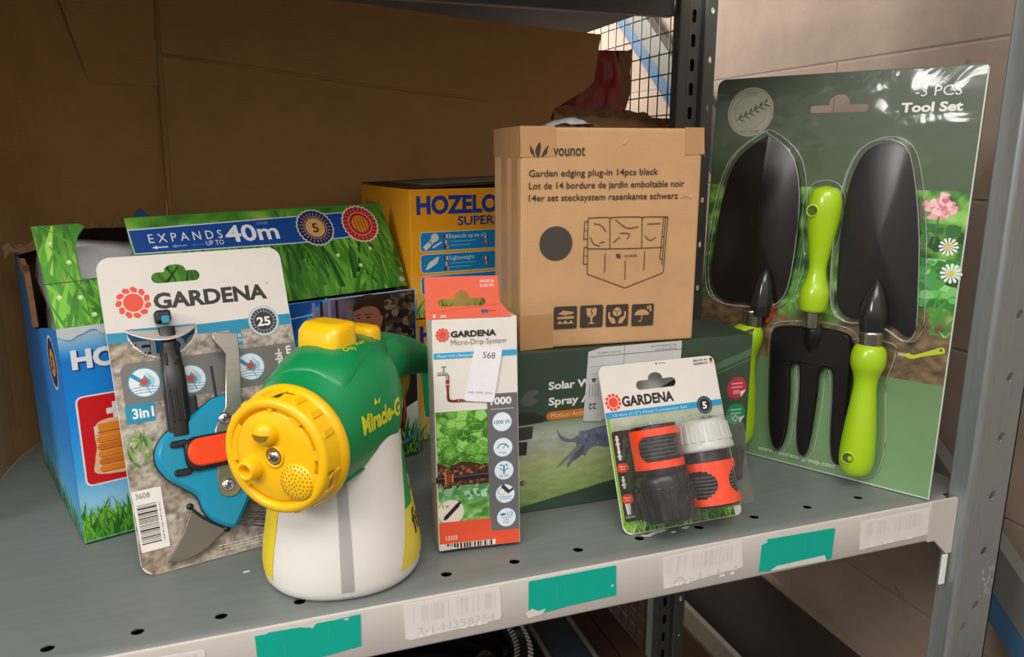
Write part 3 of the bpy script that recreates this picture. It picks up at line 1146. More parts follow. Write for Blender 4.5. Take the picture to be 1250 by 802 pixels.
# back panel with its cut corner
bkM = frame(-0.112, 0.612, 0.0, 0.02, -0.01)
mb = MB()
outl = [(0.0, 0.0), (0.62, 0.0), (0.62, 0.30), (0.655, 0.330), (0.634, 0.400), (0.588, 0.425), (0.640, 0.462), (0.663, 0.474), (0.6735, 0.546), (0.40, 0.5625), (0.30, 0.5725), (0.20, 0.574), (0.018, 0.574)]
outl = [(0.0, 0.0006), (0.58, 0.0006), (0.58, 0.40), (0.590, 0.428), (0.648, 0.462), (0.660, 0.474), (0.6705, 0.545), (0.45, 0.556), (0.30, 0.5675), (0.20, 0.571), (0.022, 0.572)]
mb.prism(outl, -0.002, 0.002, 'corrugated')
mb.build('back_panel', big, bkM)
mb = MB()
mb.tube([(0.021, -0.0022, 0.488), (0.15, -0.0022, 0.474), (0.30, -0.0022, 0.456), (0.48, -0.0022, 0.44)], 0.0022, 'corrugated', 8)
mb.build('fold_crease', big, bkM)
mb = MB()
mb.tube([(0.012, -0.001, 0.006), (0.014, -0.001, 0.25), (0.022, -0.001, 0.57)], 0.004, 'corrugated', 8)
mb.build('corner_fold', big, bkM)

# ------------------------------------------------------------------ red bag in a torn box behind the parcel
tb = empty('torn_box', Matrix.Translation((0.62, 0.74, 0.0)), 'brown box with a ragged torn top behind the parcel, under the red bag', 'cardboard box')
tM = frame(0.500, 0.665, 0.0, 0.05, 0.0)
mb = MB()
r = random.Random(11)
pts = [(0.0, 0.0), (0.248, 0.0)]
top = []
for k in range(26):
    t = k / 25
    zz = 0.421 + (0.008 if t > .93 else 0.0) - 0.016 * math.sin(PI * min(1, max(0, (t - .55) / .42))) + r.uniform(-.002, .002)
    top.append((0.248 * (1 - t), 0.421 + 0.010 * t - 0.010 * math.sin(PI * min(1, max(0, (1 - t - .62) / .38))) + r.uniform(-.0015, .0015)))
mb.prism(pts + top, 0, 0.004, 'carton')
mb.prism(pts + [(0.248, 0.40), (0.0, 0.42)], 0.20, 0.204, 'carton')
mb.box(0, 0.004, 0.004, 0.20, 0, 0.415, 'carton')
mb.box(0.244, 0.248, 0.004, 0.20, 0, 0.40, 'carton')
mb.build('body', tb, tM)
mb = MB()
vs_, fs = [], []
for k, (u, v) in enumerate(top):
    hh = 0.012 + 0.006 * math.sin(k * 1.7) + r.uniform(-.002, .003)
    vs_ += [(u, -0.001, v - 0.002), (u + r.uniform(-.002, .002), -0.012 - r.uniform(0, .004), v + 0.003 + hh * 0.25), (u, -0.008, v - hh * .45)]
for k in range(len(top) - 1):
    a = 3 * k
    fs += [(a, a + 1, a + 4, a + 3), (a + 1, a + 2, a + 5, a + 4)]
mb.add(vs_, fs, 'torn')
mb.build('torn_edge', tb, tM)
rb = empty('red_bag', Matrix.Translation((0.60, 0.74, 0.41)), 'dark red crumpled foil bag standing in the torn brown box', 'bag')
mb = MB()
r = random.Random(5)
NX, NZ = 16, 16
for s in (0, 1):
    vs_, fs = [], []
    for j in range(NZ + 1):
        for i in range(NX + 1):
            a, b = i / NX, j / NZ
            x = 0.020 + 0.152 * a + (0.0 if b < .2 else 0.004 * math.sin(9 * b))
            th = 0.032 * math.sqrt(max(0, math.sin(PI * a))) * math.sqrt(max(0.02, 1 - b * 0.96))
            y = 0.06 + (-1 if s == 0 else 1) * (th + 0.003 * math.sin(17 * a + 5 * b) * math.sin(13 * b)) * (1 if 0 < i < NX else 0)
            z = 0.30 + 0.232 * b + 0.006 * a * b
            vs_.append((x, y, z))
    for j in range(NZ):
        for i in range(NX):
            k = j * (NX + 1) + i
            fs.append((k, k + 1, k + NX + 2, k + NX + 1))
    mb.add(vs_, fs, 'red_bag', smooth=True)
mb.build('pouch', rb, tM)
mb = MB()
P = Panel(mb, lambda u, v, off: (u, 0.0255 - off, v))
mb.prism([(0.146, 0.40), (0.146, 0.536), (0.153, 0.532), (0.172, 0.540), (0.170, 0.50), (0.173, 0.47), (0.164, 0.44), (0.154, 0.42)], 0.050, 0.056, 'torn')
o = mb.build('side_seam', rb, tM)
o['label'] = 'brown folded edge of the bag'

# ------------------------------------------------------------------ yellow boxes, stacked
def yellow_box(z, label, top_open):
    Mx = frame(0.1862, 0.350, z + 0.0005, 0.157)
    e = empty('hose_box', Mx, label, 'box', 'yellow hose boxes')
    H, W, D = 0.158, 0.235, 0.19
    mb = MB()
    mb.box(0, W, 0.0, D, 0.0005, H, 'print', 0.0012, 2, col=lin('f4a81c'))
    P = Panel(mb)
    P.photo(0.001, 0.002, W - .001, H - .001, 30, 30, lambda a, b: ramp(b + 0 * a, [(0, 'd8cf9a'), (.15, 'f2c65c'), (.35, 'f3a61c'), (1, 'f0a018')]))
    P.grass((0.001, 0.002, W - .001, 0.034), 220, 0.012, 0.032, 0.0035, GRASS, 3, base=(-0.02, 0.004))
    P.text('HOZELOCK', 0.0085, 0.1290, 0.0225, 0.150, '1c3f94', 0.045, shear=0.0)
    P.text('SUPERHOZE', 0.0625, 0.1135, 0.0112, 0.098, '1c3f94', 0.025)
    for k, (v0, v1, t) in enumerate(((0.0835, 0.1060, 'Expands up to x3'), (0.0570, 0.0790, 'Lightweight'), (0.0305, 0.0525, 'No tangle'))):
        P.poly(rrect(0.0120, v0 - .0006, W - .02, v1 + .0006, 0.0046), 'e6efef')
        P.poly(rrect(0.0128, v0, W - .0208, v1, 0.004), '1488c8')
        P.text(t, 0.0505, v1 - 0.0078, 0.0048, 0.050 if k == 0 else 0.034, 'c9e6f2', 0.01)
        for j in range(2):
            P.rect(0.052, v1 - 0.0125 - 0.0048 * j, 0.052 + (0.035, 0.028)[j], v1 - 0.0117 - 0.0048 * j, '8cc6e2')
        if k == 0:
            P.line([(0.019, v0 + .004), (0.026, v0 + .010), (0.033, v0 + .017)], 0.006, 'e8e6e2')
            P.disc(0.0315, v0 + .016, 0.005, 'dedcd8')
            P.line([(0.029, v0 + .004), (0.040, v0 + .010)], 0.0018, 'f0f0f0')
        elif k == 1:
            P.poly([(0.018, v0 + .003), (0.023, v0 + .012), (0.034, v0 + .019), (0.037, v0 + .018), (0.034, v0 + .011), (0.024, v0 + .005)], 'dfe4e2')
        for (fu, fv, cols) in ((0.0425, v1 - .0075, ('1f3c8f', 'd23a3a', 'e8e8e8')), (0.0432, v1 - .0148, ('2f4fa0', 'eeeeee', 'c8363a')), (0.0435, v1 - .0205, ('202020', 'c83030', 'e3b52c')), (0.0975, v1 - .0105, ('d63c3c', 'eeeeee', '2f4fa0')), (0.0980, v1 - .0165, ('c83030', 'e8c040', 'c83030'))):
            for q in range(3):
                P.rect(fu + .002 * q, fv, fu + .002 * q + .002, fv + .0042, cols[q])
    # left side: small print
    PL = Panel(mb, lambda u, v, off: (-off, D - u, v))
    PL.text('Hozelock', 0.02, 0.128, 0.013, 0.06, '27417f', 0.02)
    for k in range(9):
        PL.rect(0.07, 0.10 - .008 * k, 0.07 + .09 * (0.6 + .4 * ((k * 7) % 5) / 5), 0.101 - .008 * k, '7b5a1c')
    PL.grass((0.001, 0.002, D - .001, 0.03), 120, 0.012, 0.028, 0.0035, GRASS, 4, base=(-0.02, 0.004))
    mb.build('carton', e)
    if top_open:
        mb = MB()
        T = Matrix.Translation((0, 0, H)) @ Matrix.Rotation(-0.03, 4, 'Y')
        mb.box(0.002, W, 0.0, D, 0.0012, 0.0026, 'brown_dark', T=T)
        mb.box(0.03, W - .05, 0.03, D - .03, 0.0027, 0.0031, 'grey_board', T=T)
        o = mb.build('lid', e)
        o['label'] = 'dark opened lid of the box'
    return e


yellow_box(0.0, 'yellow hose box underneath its twin, mostly hidden behind the green sprayer', False)
yellow_box(0.1595, 'yellow hose box with a lid that has lifted, on top of its twin', True)

# ------------------------------------------------------------------ blue hose box with grass header
BL = frame(-0.1645, 0.191, 0.0012, 0.335, 0.0)
blue = empty('expanding_hose_box', BL, 'big bright blue hose box with a green grass header and a torn open top', 'box')
BW, BH, BD = 0.367, 0.2045, 0.25
mb = MB()
mb.box(0, BW, 0.0, 0.003, 0.0, BH, 'print', 0.0006, 1, col=lin('0c74c4'))
P = Panel(mb)
P.photo(0.0, 0.001, BW, BH, 60, 60, lambda a, b: ramp(b + .03 * vnoise(a, b, 4, 3), [(0, '86c8ea'), (.2, '9ad8f4'), (.34, '46b4f6'), (.6, '1494ee'), (.88, '1080da'), (.93, '48a6e6'), (1, 'a9cde4')]))
# picture of a garden behind the curve on the right
def girl_photo(a, b):
    n = vnoise(a, b, 9, 21, 4)
    base = ramp(n, [(0, '0f0b0a'), (.35, '2a1d18'), (.55, '4a352c'), (.75, '6d5a4a'), (1, '8d7b66')])
    sky = np.clip((0.42 - np.abs(a - 0.12)) * 4, 0, 1)[..., None]
    return base * (1 - .7 * sky) + ramp(vnoise(a, b, 5, 8), [(0, '6a5a86'), (1, 'a397bd')]) * (.7 * sky)
arc = smooth_curve([(0.2575, BH), (0.2380, 0.188), (0.2245, 0.168), (0.2185, 0.1512), (0.2150, 0.120), (0.2160, 0.06), (0.2200, 0.0)], 6, closed=False)
def in_pic(u, v):
    for (a0, b0), (a1, b1) in zip(arc[:-1], arc[1:]):
        if b1 <= v <= b0:
            t = (b0 - v) / max(1e-9, b0 - b1)
            return u > a0 + (a1 - a0) * t
    return u > 0.2575
P.photo(0.206, 0.001, BW - .001, BH - .001, 120, 130, girl_photo, in_pic)
P.poly([(0.158, BH - .001)] + [(u - .0035, v) for u, v in arc] + [(0.158, 0.0)], '1668b8')
P.poly([(0.178, BH - .001)] + [(u - .010, v) for u, v in arc] + [(0.19, 0.0)], '0d4fa0')
P.line([(u - .0018, v) for u, v in arc], 0.0034, '58a8dc')
P.line([(0.16, 0.185), (0.20, 0.187), (0.24, 0.19)], 0.0012, '9fc8e6')
# figure in the picture: a woman's head with pinned-up dark hair
P.poly(smooth_curve([(0.288, 0.150), (0.2865, 0.172), (0.289, 0.188), (0.300, 0.196), (0.315, 0.193), (0.3235, 0.180), (0.320, 0.163), (0.318, 0.145)], 4), '8a5845')
P.poly(smooth_curve([(0.2865, 0.187), (0.290, 0.197), (0.298, 0.2035), (0.312, 0.2035), (0.322, 0.195), (0.3255, 0.181), (0.321, 0.178), (0.316, 0.188), (0.302, 0.191)], 4), '2b1a14')
P.poly(circle(0.3075, 0.2015, 0.008, 14, 0.0028), '3c261c')
P.line([(0.2895, 0.1815), (0.2955, 0.1828)], 0.0011, '2a1712')
P.line([(0.301, 0.1824), (0.309, 0.1812)], 0.0011, '2a1712')
P.poly(circle(0.293, 0.1785, 0.0022, 10, 0.001), '2a1712')
P.poly(circle(0.305, 0.1780, 0.0024, 10, 0.001), '2a1712')
P.line([(0.2935, 0.176), (0.291, 0.1695), (0.295, 0.1690)], 0.0009, '6b4032')
P.line([(0.292, 0.1630), (0.301, 0.1635)], 0.0014, '6e2f2c')
P.poly([(0.29, 0.12), (0.286, 0.146), (0.318, 0.142), (0.335, 0.118), (0.33, 0.08), (0.29, 0.08)], 'c8bfb8')
P.blobs((0.326, 0.15, BW - .002, BH - .002), 160, 0.002, 0.006, ['1a120e', '3a2c22', '57473a', '251b15', '6e5f50'], 4)
for k in range(4):
    P.rect(0.2385 + .009 * k, 0.160, 0.2420 + .009 * k, BH - .002, '2c2226' if k % 2 else '8f83a6')
# strip seen past the sprayer: hose, dark ground, plants
P.rect(0.3385, 0.002, BW - .001, 0.118, '2b1c1a')
P.poly([(0.3500, 0.020), (0.3505, 0.062), (0.3660, 0.068), (BW - .001, 0.02)], 'cfcfc4')
P.line(smooth_curve([(0.3415, 0.090), (0.3450, 0.078), (0.3468, 0.062), (0.3440, 0.044), (0.3415, 0.030)], 5, False), 0.0065, '9c1f25')
P.line(smooth_curve([(0.3432, 0.090), (0.3467, 0.078), (0.3485, 0.062), (0.3457, 0.044)], 5, False), 0.0014, 'd86a66')
P.grass((0.336, 0.002, BW - .001, 0.060), 26, 0.02, 0.045, 0.004, ['2f7a3a', '58a85a', '1f5a2c', '7cbc74'], 6, base=(0.0, 0.02), lean=.5)
P.line([(0.336, 0.016), (0.352, 0.021), (BW - .001, 0.030)], 0.004, '4a9bd0')
P.grass((0.336, 0.002, BW - .001, 0.016), 30, 0.006, 0.016, 0.003, GRASS, 7)
# lettering and the red panel with the coiled orange hose
P.text('HOZELOCK', 0.0090, 0.1688, 0.0182, 0.135, '1b3c7c', 0.07)
P.text('HOZELOCK', 0.0085, 0.1695, 0.0182, 0.135, 'eef1f6', 0.045)
P.poly(rrect(0.0072, 0.0555, 0.120, 0.1432, 0.006), 'f4f0ee')
P.poly(rrect(0.0088, 0.0570, 0.1185, 0.1418, 0.005), 'd8191f')
P.rect(0.0315, 0.1225, 0.0475, 0.1280, 'f4f0ee')
P.rect(0.0368, 0.1170, 0.0423, 0.1335, 'f4f0ee')
P.poly(smooth_curve([(0.0190, 0.066), (0.0175, 0.080), (0.020, 0.092), (0.0195, 0.104), (0.0235, 0.116), (0.043, 0.117), (0.060, 0.100), (0.060, 0.066)], 4), 'f0c9a4')
for k in range(6):
    v = 0.0700 + 0.0072 * k
    P.poly(rrect(0.0205, v - .0033, 0.060, v + .0033, 0.0032), 'e07a1c' if k % 2 else 'f08c26')
    P.line([(0.023, v - .0030), (0.058, v - .0030)], 0.0008, '9e4a10')
P.poly(rrect(0.0220, 0.1025, 0.0430, 0.1145, 0.003), 'f0902a')
P.rect(0.0195, 0.104, 0.0230, 0.1125, 'e9e2da')
P.line([(0.0220, 0.1060), (0.0430, 0.1060)], 0.0008, '9e4a10')
P.photo(0.0, 0.001, 0.2135, 0.019, 60, 12, lambda a, b: ramp(vnoise(a, b, 30, 15, 2, 4), [(.2, '2c6a1a'), (.5, '4f9a2c'), (.8, '84c048')]))
P.grass((0.0, 0.001, 0.214, 0.046), 1100, 0.014, 0.042, 0.0040, GRASS, 8, base=(-0.014, 0.008), lean=.4)
P.line([(0.0, 0.0022), (0.34, 0.0022)], 0.0010, '7fb65a')
mb.build('front_panel', blue)
# left side panel, torn towards the front
mb = MB()
PL = lambda u, v, off=0: (-off, u, v)
T = Matrix(((0, 1, 0, 0), (1, 0, 0, 0), (0, 0, 1, 0), (0, 0, 0, 1)))
tear = [(0.002, 0.2045), (0.060, 0.1975), (0.115, 0.188), (0.164, 0.176), (0.170, 0.190), (0.172, 0.208), (0.178, 0.222), (0.180, 0.236), (0.192, 0.243)]
mb.prism([(0.002, 0.0), (BD, 0.0), (BD, 0.2500)] + list(reversed(tear)), 0.0, 0.0022, 'print', col=lin('1478cc'), T=T)
P = Panel(mb, lambda u, v, off: (-off, u, v))
P.photo(0.002, 0.001, BD - .001, 0.183, 20, 30, lambda a, b: ramp(b + 0 * a, [(0, '86c4e4'), (.2, '4cace8'), (.5, '1a8ade'), (1, '1576cc')]))
P.grass((0.002, 0.001, BD - .001, 0.040), 300, 0.014, 0.040, 0.0042, GRASS_DK, 9, base=(-0.025, 0.004))
P.seal(0.052, 0.166, 0.0270, 'e8e4d8', 24)
P.disc(0.052, 0.166, 0.0240, '1d2a50')
P.disc(0.052, 0.166, 0.0135, 'd99a3a')
P.text('5', 0.0575, 0.1595, 0.0125, 0.010, '3a2410', 0.03) if False else None
Pm = Panel(mb, lambda u, v, off: (-off - .0004, 0.104 - u, v))
Pm.text('5', 0.0470, 0.1595, 0.0130, 0.0095, '3a2410', 0.03)
for k in range(16):
    P.rect(0.10, 0.135 - .006 * k, 0.10 + .08 * (0.6 + .4 * ((k * 5) % 7) / 7), 0.1358 - .006 * k, '0a4a86')
mb.build('side_panel', blue)
mb = MB()
r = random.Random(2)
q = [(0.178, 0.236), (0.172, 0.222), (0.167, 0.205), (0.162, 0.180), (0.154, 0.182), (0.158, 0.210), (0.162, 0.228), (0.166, 0.246)]
mb.prism(q, -0.0015, 0.0035, 'torn', T=T)
mb.prism([(0.166, 0.236), (0.192, 0.243), (0.196, 0.250), (0.174, 0.252), (0.158, 0.246)], -0.003, 0.0015, 'torn', T=T)
mb.build('torn_edge', blue)
# back and right walls, ragged inside flap
mb = MB()
top = [(BW, 0.225)]
for k in range(30):
    t = k / 29
    top.append((BW * (1 - t), 0.247 + 0.018 * math.sin(3.0 * t) + r.uniform(-.003, .003)))
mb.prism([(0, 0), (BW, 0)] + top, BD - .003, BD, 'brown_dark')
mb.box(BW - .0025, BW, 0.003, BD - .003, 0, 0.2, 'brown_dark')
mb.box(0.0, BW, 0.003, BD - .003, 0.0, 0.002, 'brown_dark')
mb.build('back_panel', blue)
mb = MB()
vs_, fs = [], []
cols = 24
for k in range(cols + 1):
    t = k / cols
    u = -0.012 + 0.137 * t
    z = 0.245 + 0.030 * t + 0.003 * math.sin(31 * t)
    y = BD - .014 + 0.010 * t
    for j in range(3):
        vs_.append((u, y - .008 * j + r.uniform(-.001, .001), z + (0.010, 0.013, 0.004)[j] + r.uniform(-.002, .002)))
for k in range(cols):
    for j in range(2):
        a = 3 * k + j
        fs.append((a, a + 1, a + 4, a + 3))
mb.add(vs_, fs, 'torn')
mb.prism([(0.112, 0.262), (0.135, 0.258), (0.137, 0.287), (0.129, 0.296), (0.121, 0.288)], BD - .030, BD - .027, 'print', col=lin('2a5f94'))
mb.build('rear_flap', blue)
# grass header folded back from the front edge
HM = frame(-0.1684, 0.2082, 0.2050, 0.3994, 0.5244)
mb = MB()
hd = [(0.0, -0.002), (0.378, -0.002), (0.3805, 0.020), (0.3800, 0.1090), (0.0825, 0.1065), (0.0800, 0.060), (0.0788, 0.046),
      (0.0311, 0.0463), (0.0318, 0.0634), (0.0330, 0.0792), (0.0375, 0.0908), (0.0450, 0.0997), (0.0405, 0.1030), (0.0007, 0.1027)]
mb.prism(hd, 0.0, 0.0012, 'print', col=lin('3f8a2a'))
# inside the outline the printing is kept to two rectangles
P = Panel(mb)
def blur_grass(seed):
    return lambda a, b: ramp(vnoise(a, b, 10, seed, 3, 4), [(.15, '1f4a12'), (.4, '3f7d22'), (.6, '5fa030'), (.85, 'a5c452')])
P.photo(0.0815, -0.0028, 0.3796, 0.1062, 70, 26, blur_grass(5))
P.grass((0.0818, -0.0028, 0.3796, 0.1062), 300, 0.03, 0.075, 0.0052, GRASS_DK, 10, base=(-0.05, 0.05), lean=.35)
P.photo(0.001, -0.0028, 0.0308, 0.102, 16, 40, blur_grass(6))
P.grass((0.001, -0.0028, 0.0308, 0.102), 70, 0.03, 0.075, 0.006, ['58a82c', '79bf3a', '4c9a2a', '93cc4e', '3f8f22'], 11, base=(-0.05, 0.06), lean=.4)
P.photo(0.0308, -0.0028, 0.0815, 0.0455, 20, 16, blur_grass(7))
P.grass((0.0308, -0.0028, 0.0818, 0.0455), 70, 0.02, 0.045, 0.006, ['58a82c', '79bf3a', '3f8f22'], 12, base=(-0.03, 0.02), lean=.4)
for (u, v) in ((0.012, 0.084), (0.024, 0.064), (0.009, 0.030), (0.034, 0.010), (0.052, 0.018), (0.026, 0.028), (0.30, 0.045), (0.325, 0.03), (0.345, 0.05)):
    P.disc(u, v, 0.0024, 'c4e08c', 12)
    P.disc(u + .0005, v + .0006, 0.0011, 'eef6d8', 8)
P.poly([(0.0825, 0.0665), (0.0815, 0.0935), (0.3300, 0.0996), (0.3300, 0.0666), (0.2538, 0.0641)], 'cfe0ea')
P.poly([(0.0832, 0.0675), (0.0825, 0.0922), (0.3285, 0.0986), (0.3285, 0.0676), (0.2538, 0.0652)], '0f4596')
P.text('E X P A N D S', 0.0990, 0.0774, 0.0095, 0.0746, 'e6e9ee', 0.0)
P.text('UP TO', 0.1543, 0.0702, 0.0052, 0.0187, 'e0e4ea', 0.0)
P.text('40m', 0.1766, 0.0722, 0.0195, 0.0600, 'e9ecf1', 0.02)
P.text('(131ft)', 0.2150, 0.0905, 0.0030, 0.0125, '9fb4d6', 0.0)
for k, (u, c) in enumerate(((0.1001, 'e0e6ee'), (0.1190, '6f9bd2'), (0.1380, '2c62ae'))):
    P.poly([(u, 0.0721), (u + .005, 0.0742), (u + .005, 0.0728), (u + .0155, 0.0728), (u + .0155, 0.0714), (u + .005, 0.0714), (u + .005, 0.0700)], c)
P.seal(0.2827, 0.0820, 0.0238, 'd8d6da', 26)
P.seal(0.2827, 0.0820, 0.0222, '2a2144', 26)
P.ring(0.2827, 0.0820, 0.0135, 0.0142, 'c8b48a')
P.disc(0.2827, 0.0820, 0.0120, 'd2a668')
P.text('5', 0.2788, 0.0762, 0.0115, 0.0078, '33200f', 0.02)
for k in range(26):
    a = 2 * PI * k / 26
    P.line([(0.2827 + .0158 * math.cos(a), 0.0820 + .0158 * math.sin(a)), (0.2827 + .0184 * math.cos(a), 0.0820 + .0184 * math.sin(a))], 0.0011, '9a93b0')
P.seal(0.3425, 0.0828, 0.0250, 'e9d9d2', 26)
P.seal(0.3425, 0.0828, 0.0232, 'b3262a', 26)
P.ring(0.3425, 0.0828, 0.0148, 0.0155, 'e9c8b8')
P.disc(0.3425, 0.0828, 0.0110, 'd98a2a')
for k in range(4):
    P.line([(0.3360 + .0043 * k, 0.0750), (0.3360 + .0043 * k, 0.0905)], 0.0016, 'a85a14')
for k in range(22):
    a = 2 * PI * k / 22
    P.line([(0.3425 + .0172 * math.cos(a), 0.0828 + .0172 * math.sin(a)), (0.3425 + .0198 * math.cos(a), 0.0828 + .0198 * math.sin(a))], 0.0011, 'd88078')
P.line([(0.0, 0.0440), (0.0790, 0.0455)], 0.0008, '2a5f18')
P.disc(0.3205, 0.0250, 0.0026, '1a2410', 10)
P.disc(0.3740, 0.0060, 0.0040, '9c8f76', 14)
P.disc(0.3740, 0.0060, 0.0028, 'b0a58c', 14)
o = mb.build('header_card', blue, HM)
# the light torn edge where the front was cut
mb = MB()
r = random.Random(9)
pts = [(0.0, 0.2075)]
for k in range(12):
    pts.append((0.056 * k / 11, 0.2005 - .0035 * math.sin(k * 0.9) + r.uniform(-.001, .001)))
pts += [(0.056, 0.2075)]
mb.prism(pts, -0.0012, 0.0006, 'print_matte', col=lin('cfd6dc'))
mb.build('torn_paper', blue)
# plastic bag inside
bg = empty('plastic_bag', BL @ Matrix.Translation((0.09, 0.09, 0.003)), 'crumpled grey plastic bag showing inside the torn blue box', 'bag')
mb = MB()
r = random.Random(13)
NU, NVV = 22, 16
vs_, fs = [], []
for j in range(NVV + 1):
    for i in range(NU):
        a = 2 * PI * i / NU
        t = j / NVV
        rr = (math.sin(PI * min(1.0, 0.16 + 0.72 * t)) ** 0.35)
        x = 0.088 + 0.0780 * rr * math.copysign(abs(math.cos(a)) ** 0.4, math.cos(a)) + r.uniform(-.002, .002) - 0.010 * max(0, -math.cos(a)) * (1 if t > .76 else 0)
        y = 0.124 + 0.092 * rr * math.copysign(abs(math.sin(a)) ** 0.4, math.sin(a)) + r.uniform(-.003, .003)
        y += 0.028 * max(0, t - .72) / .28
        z = 0.004 + 0.262 * t + r.uniform(-.006, .006) * (0.2 < t) + (0.010 * math.sin(5 * a) if t > .8 else 0)
        vs_.append((x, y, z))
for j in range(NVV):
    for i in range(NU):
        k = (i + 1) % NU
        fs.append((j * NU + i, j * NU + k, (j + 1) * NU + k, (j + 1) * NU + i))
fs.append(tuple(range(NVV * NU, NVV * NU + NU)))
mb.add(vs_, fs, 'bag', smooth=True)
o = mb.build('film', bg, BL)

# ------------------------------------------------------------------ weeding tool on a blister card
PR = frame(-0.1064, 0.1094, 0.0009, 0.2446, 0.3422)
pk = empty('weeding_knife_card', PR, 'white and blue hang card with a teal weeding knife, leaning on the blue hose box', 'garden tool pack')
PW, PH = 0.1640, 0.2840
mb = MB()
slot = euro_slot(0.0435, 0.0857, 0.2570, 0.2672, 0.2738, 0.0190)
dcut = [(0.0165, 0.2172), (0.0745, 0.2160), (0.0735, 0.2080), (0.0690, 0.2010), (0.0606, 0.1935), (0.0500, 0.1895), (0.0399, 0.1890), (0.0290, 0.1935), (0.0205, 0.2030), (0.0170, 0.2110)]
mb.prism(rrect(0, 0, PW, PH, (0.012, 0.012, 0.012, 0.012), 7), 0.0, 0.0012, 'print', [slot, dcut], col=lin('e2dcd5'))
P = Panel(mb)
def gravel(a, b):
    n = vnoise(a, b, 26, 31, 3, 40)
    n2 = vnoise(a, b, 60, 32, 2, 90)
    t = .6 * n + .4 * n2
    g = ramp(t, [(.2, '5f5548'), (.4, '958a7c'), (.6, 'bdb3a6'), (.85, 'd9d2c8')])
    br = np.clip((vnoise(a, b, 7, 33, 3, 12) - .52) * 6, 0, 1)[..., None] * np.clip(1.2 - a * 2.2, 0, 1)[..., None]
    return g * (1 - .55 * br) + ramp(n2, [(.2, '5a4028'), (.8, '9a7d55')]) * .55 * br
inD = lambda u, v: not (0.0150 < u < 0.0760 and 0.1880 < v < 0.2185 and ((u - .0455) / .0305) ** 2 + ((v - .2185) / .0305) ** 2 < 1.0) and not (u + v < .009 or (PW - u) + v < .009)
P.photo(0.0004, 0.0004, PW - .0004, 0.2068, 110, 130, gravel, inD)
P.poly([(0.0003, 0.2060), (0.0166, 0.2060), (0.0165, 0.2150), (0.0003, 0.2155)], '0f8fb4')
P.poly([(0.0755, 0.2060), (PW - .0003, 0.2053), (PW - .0003, 0.2158), (0.0755, 0.2150)], '0f8fb4')
P.poly(rrect(0.1040, 0.1905, 0.1150, 0.2060, 0.0015), '0f8fb4')
P.text('LONG', 0.1062, 0.1985, 0.0034, 0.0078, 'd8eef4', 0.02)
P.text('REACH', 0.1062, 0.1940, 0.0026, 0.0078, 'd8eef4', 0.02)
flower_logo(P, 0.0257, 0.2412, 0.0147)
P.text('GARDENA', 0.0424, 0.2337, 0.0150, 0.1025, '2b2624', 0.04)
P.ring(0.1465, 0.2480, 0.0007, 0.0011, '8a8480', 10)
# guarantee seal
P.disc(0.1377, 0.2113, 0.0148, '9fb8c2')
P.disc(0.1377, 0.2113, 0.0138, 'd9e2e4')
P.disc(0.1377, 0.2113, 0.0126, '2e2c2c')
P.ring(0.1377, 0.2113, 0.0092, 0.0096, '9fb8c2')
for k in range(22):
    a = 2 * PI * k / 22
    P.line([(0.1377 + .0103 * math.cos(a), 0.2113 + .0103 * math.sin(a)), (0.1377 + .0117 * math.cos(a), 0.2113 + .0117 * math.sin(a))], 0.0008, 'a9b4b8')
P.text('25', 0.1310, 0.2068, 0.0088, 0.0130, 'f2f2f0', 0.03)
# dark panel with three round pictures
P.poly(rrect(0.0066, 0.1495, PW - .0003, 0.1868, (0.0, 0.0, 0.0, 0.008)), '77746f')
for k, (cu, cv) in enumerate(((0.0246, 0.1681), (0.0638, 0.1650), (0.1184, 0.1687))):
    P.disc(cu, cv, 0.0137, '1a93bd')
    P.disc(cu, cv, 0.0126, 'e9eef0')
    P.line([(cu - .010, cv + .008), (cu - .002, cv + .001)], 0.0036, '1a93bd')
    P.poly([(cu + .001, cv + .007), (cu + .007, cv - .001), (cu + .002, cv - .005), (cu - .005, cv - .002)], '3fa6c8')
    P.poly(smooth_curve([(cu + .002, cv + .009), (cu + .009, cv + .002), (cu + .006, cv - .006), (cu + .005, cv + .002)], 4), 'a9cfdd')
    P.disc(cu, cv + .0005, 0.0034, 'c8483c', 12)
    for j in range(3):
        P.line([(cu - .0115, cv - .0045 - .0026 * j), (cu - .003, cv - .0035 - .0026 * j), (cu + .0108, cv - .0048 - .0024 * j)], 0.0006, '3f8fb2')
    P.line([(cu + .002, cv - .005), (cu + .004, cv - .0105)], 0.0008, '3f8fb2')
P.poly([(0.0060, 0.1500), (0.0060, 0.1330), (0.0292, 0.1330), (0.0305, 0.1500)], '0f8fb4')
P.text('3in1', 0.0112, 0.1373, 0.0092, 0.0175, 'eef4f5', 0.03)
P.text('combi-', 0.1495, 0.1520, 0.0072, 0.030, 'eef0ee', 0.03, rot=PI / 2)
P.text('system', 0.1590, 0.1520, 0.0072, 0.032, 'eef0ee', 0.03, rot=PI / 2)
P.rect(0.0815, 0.1440, 0.0842, 0.1745, '1d2a38')
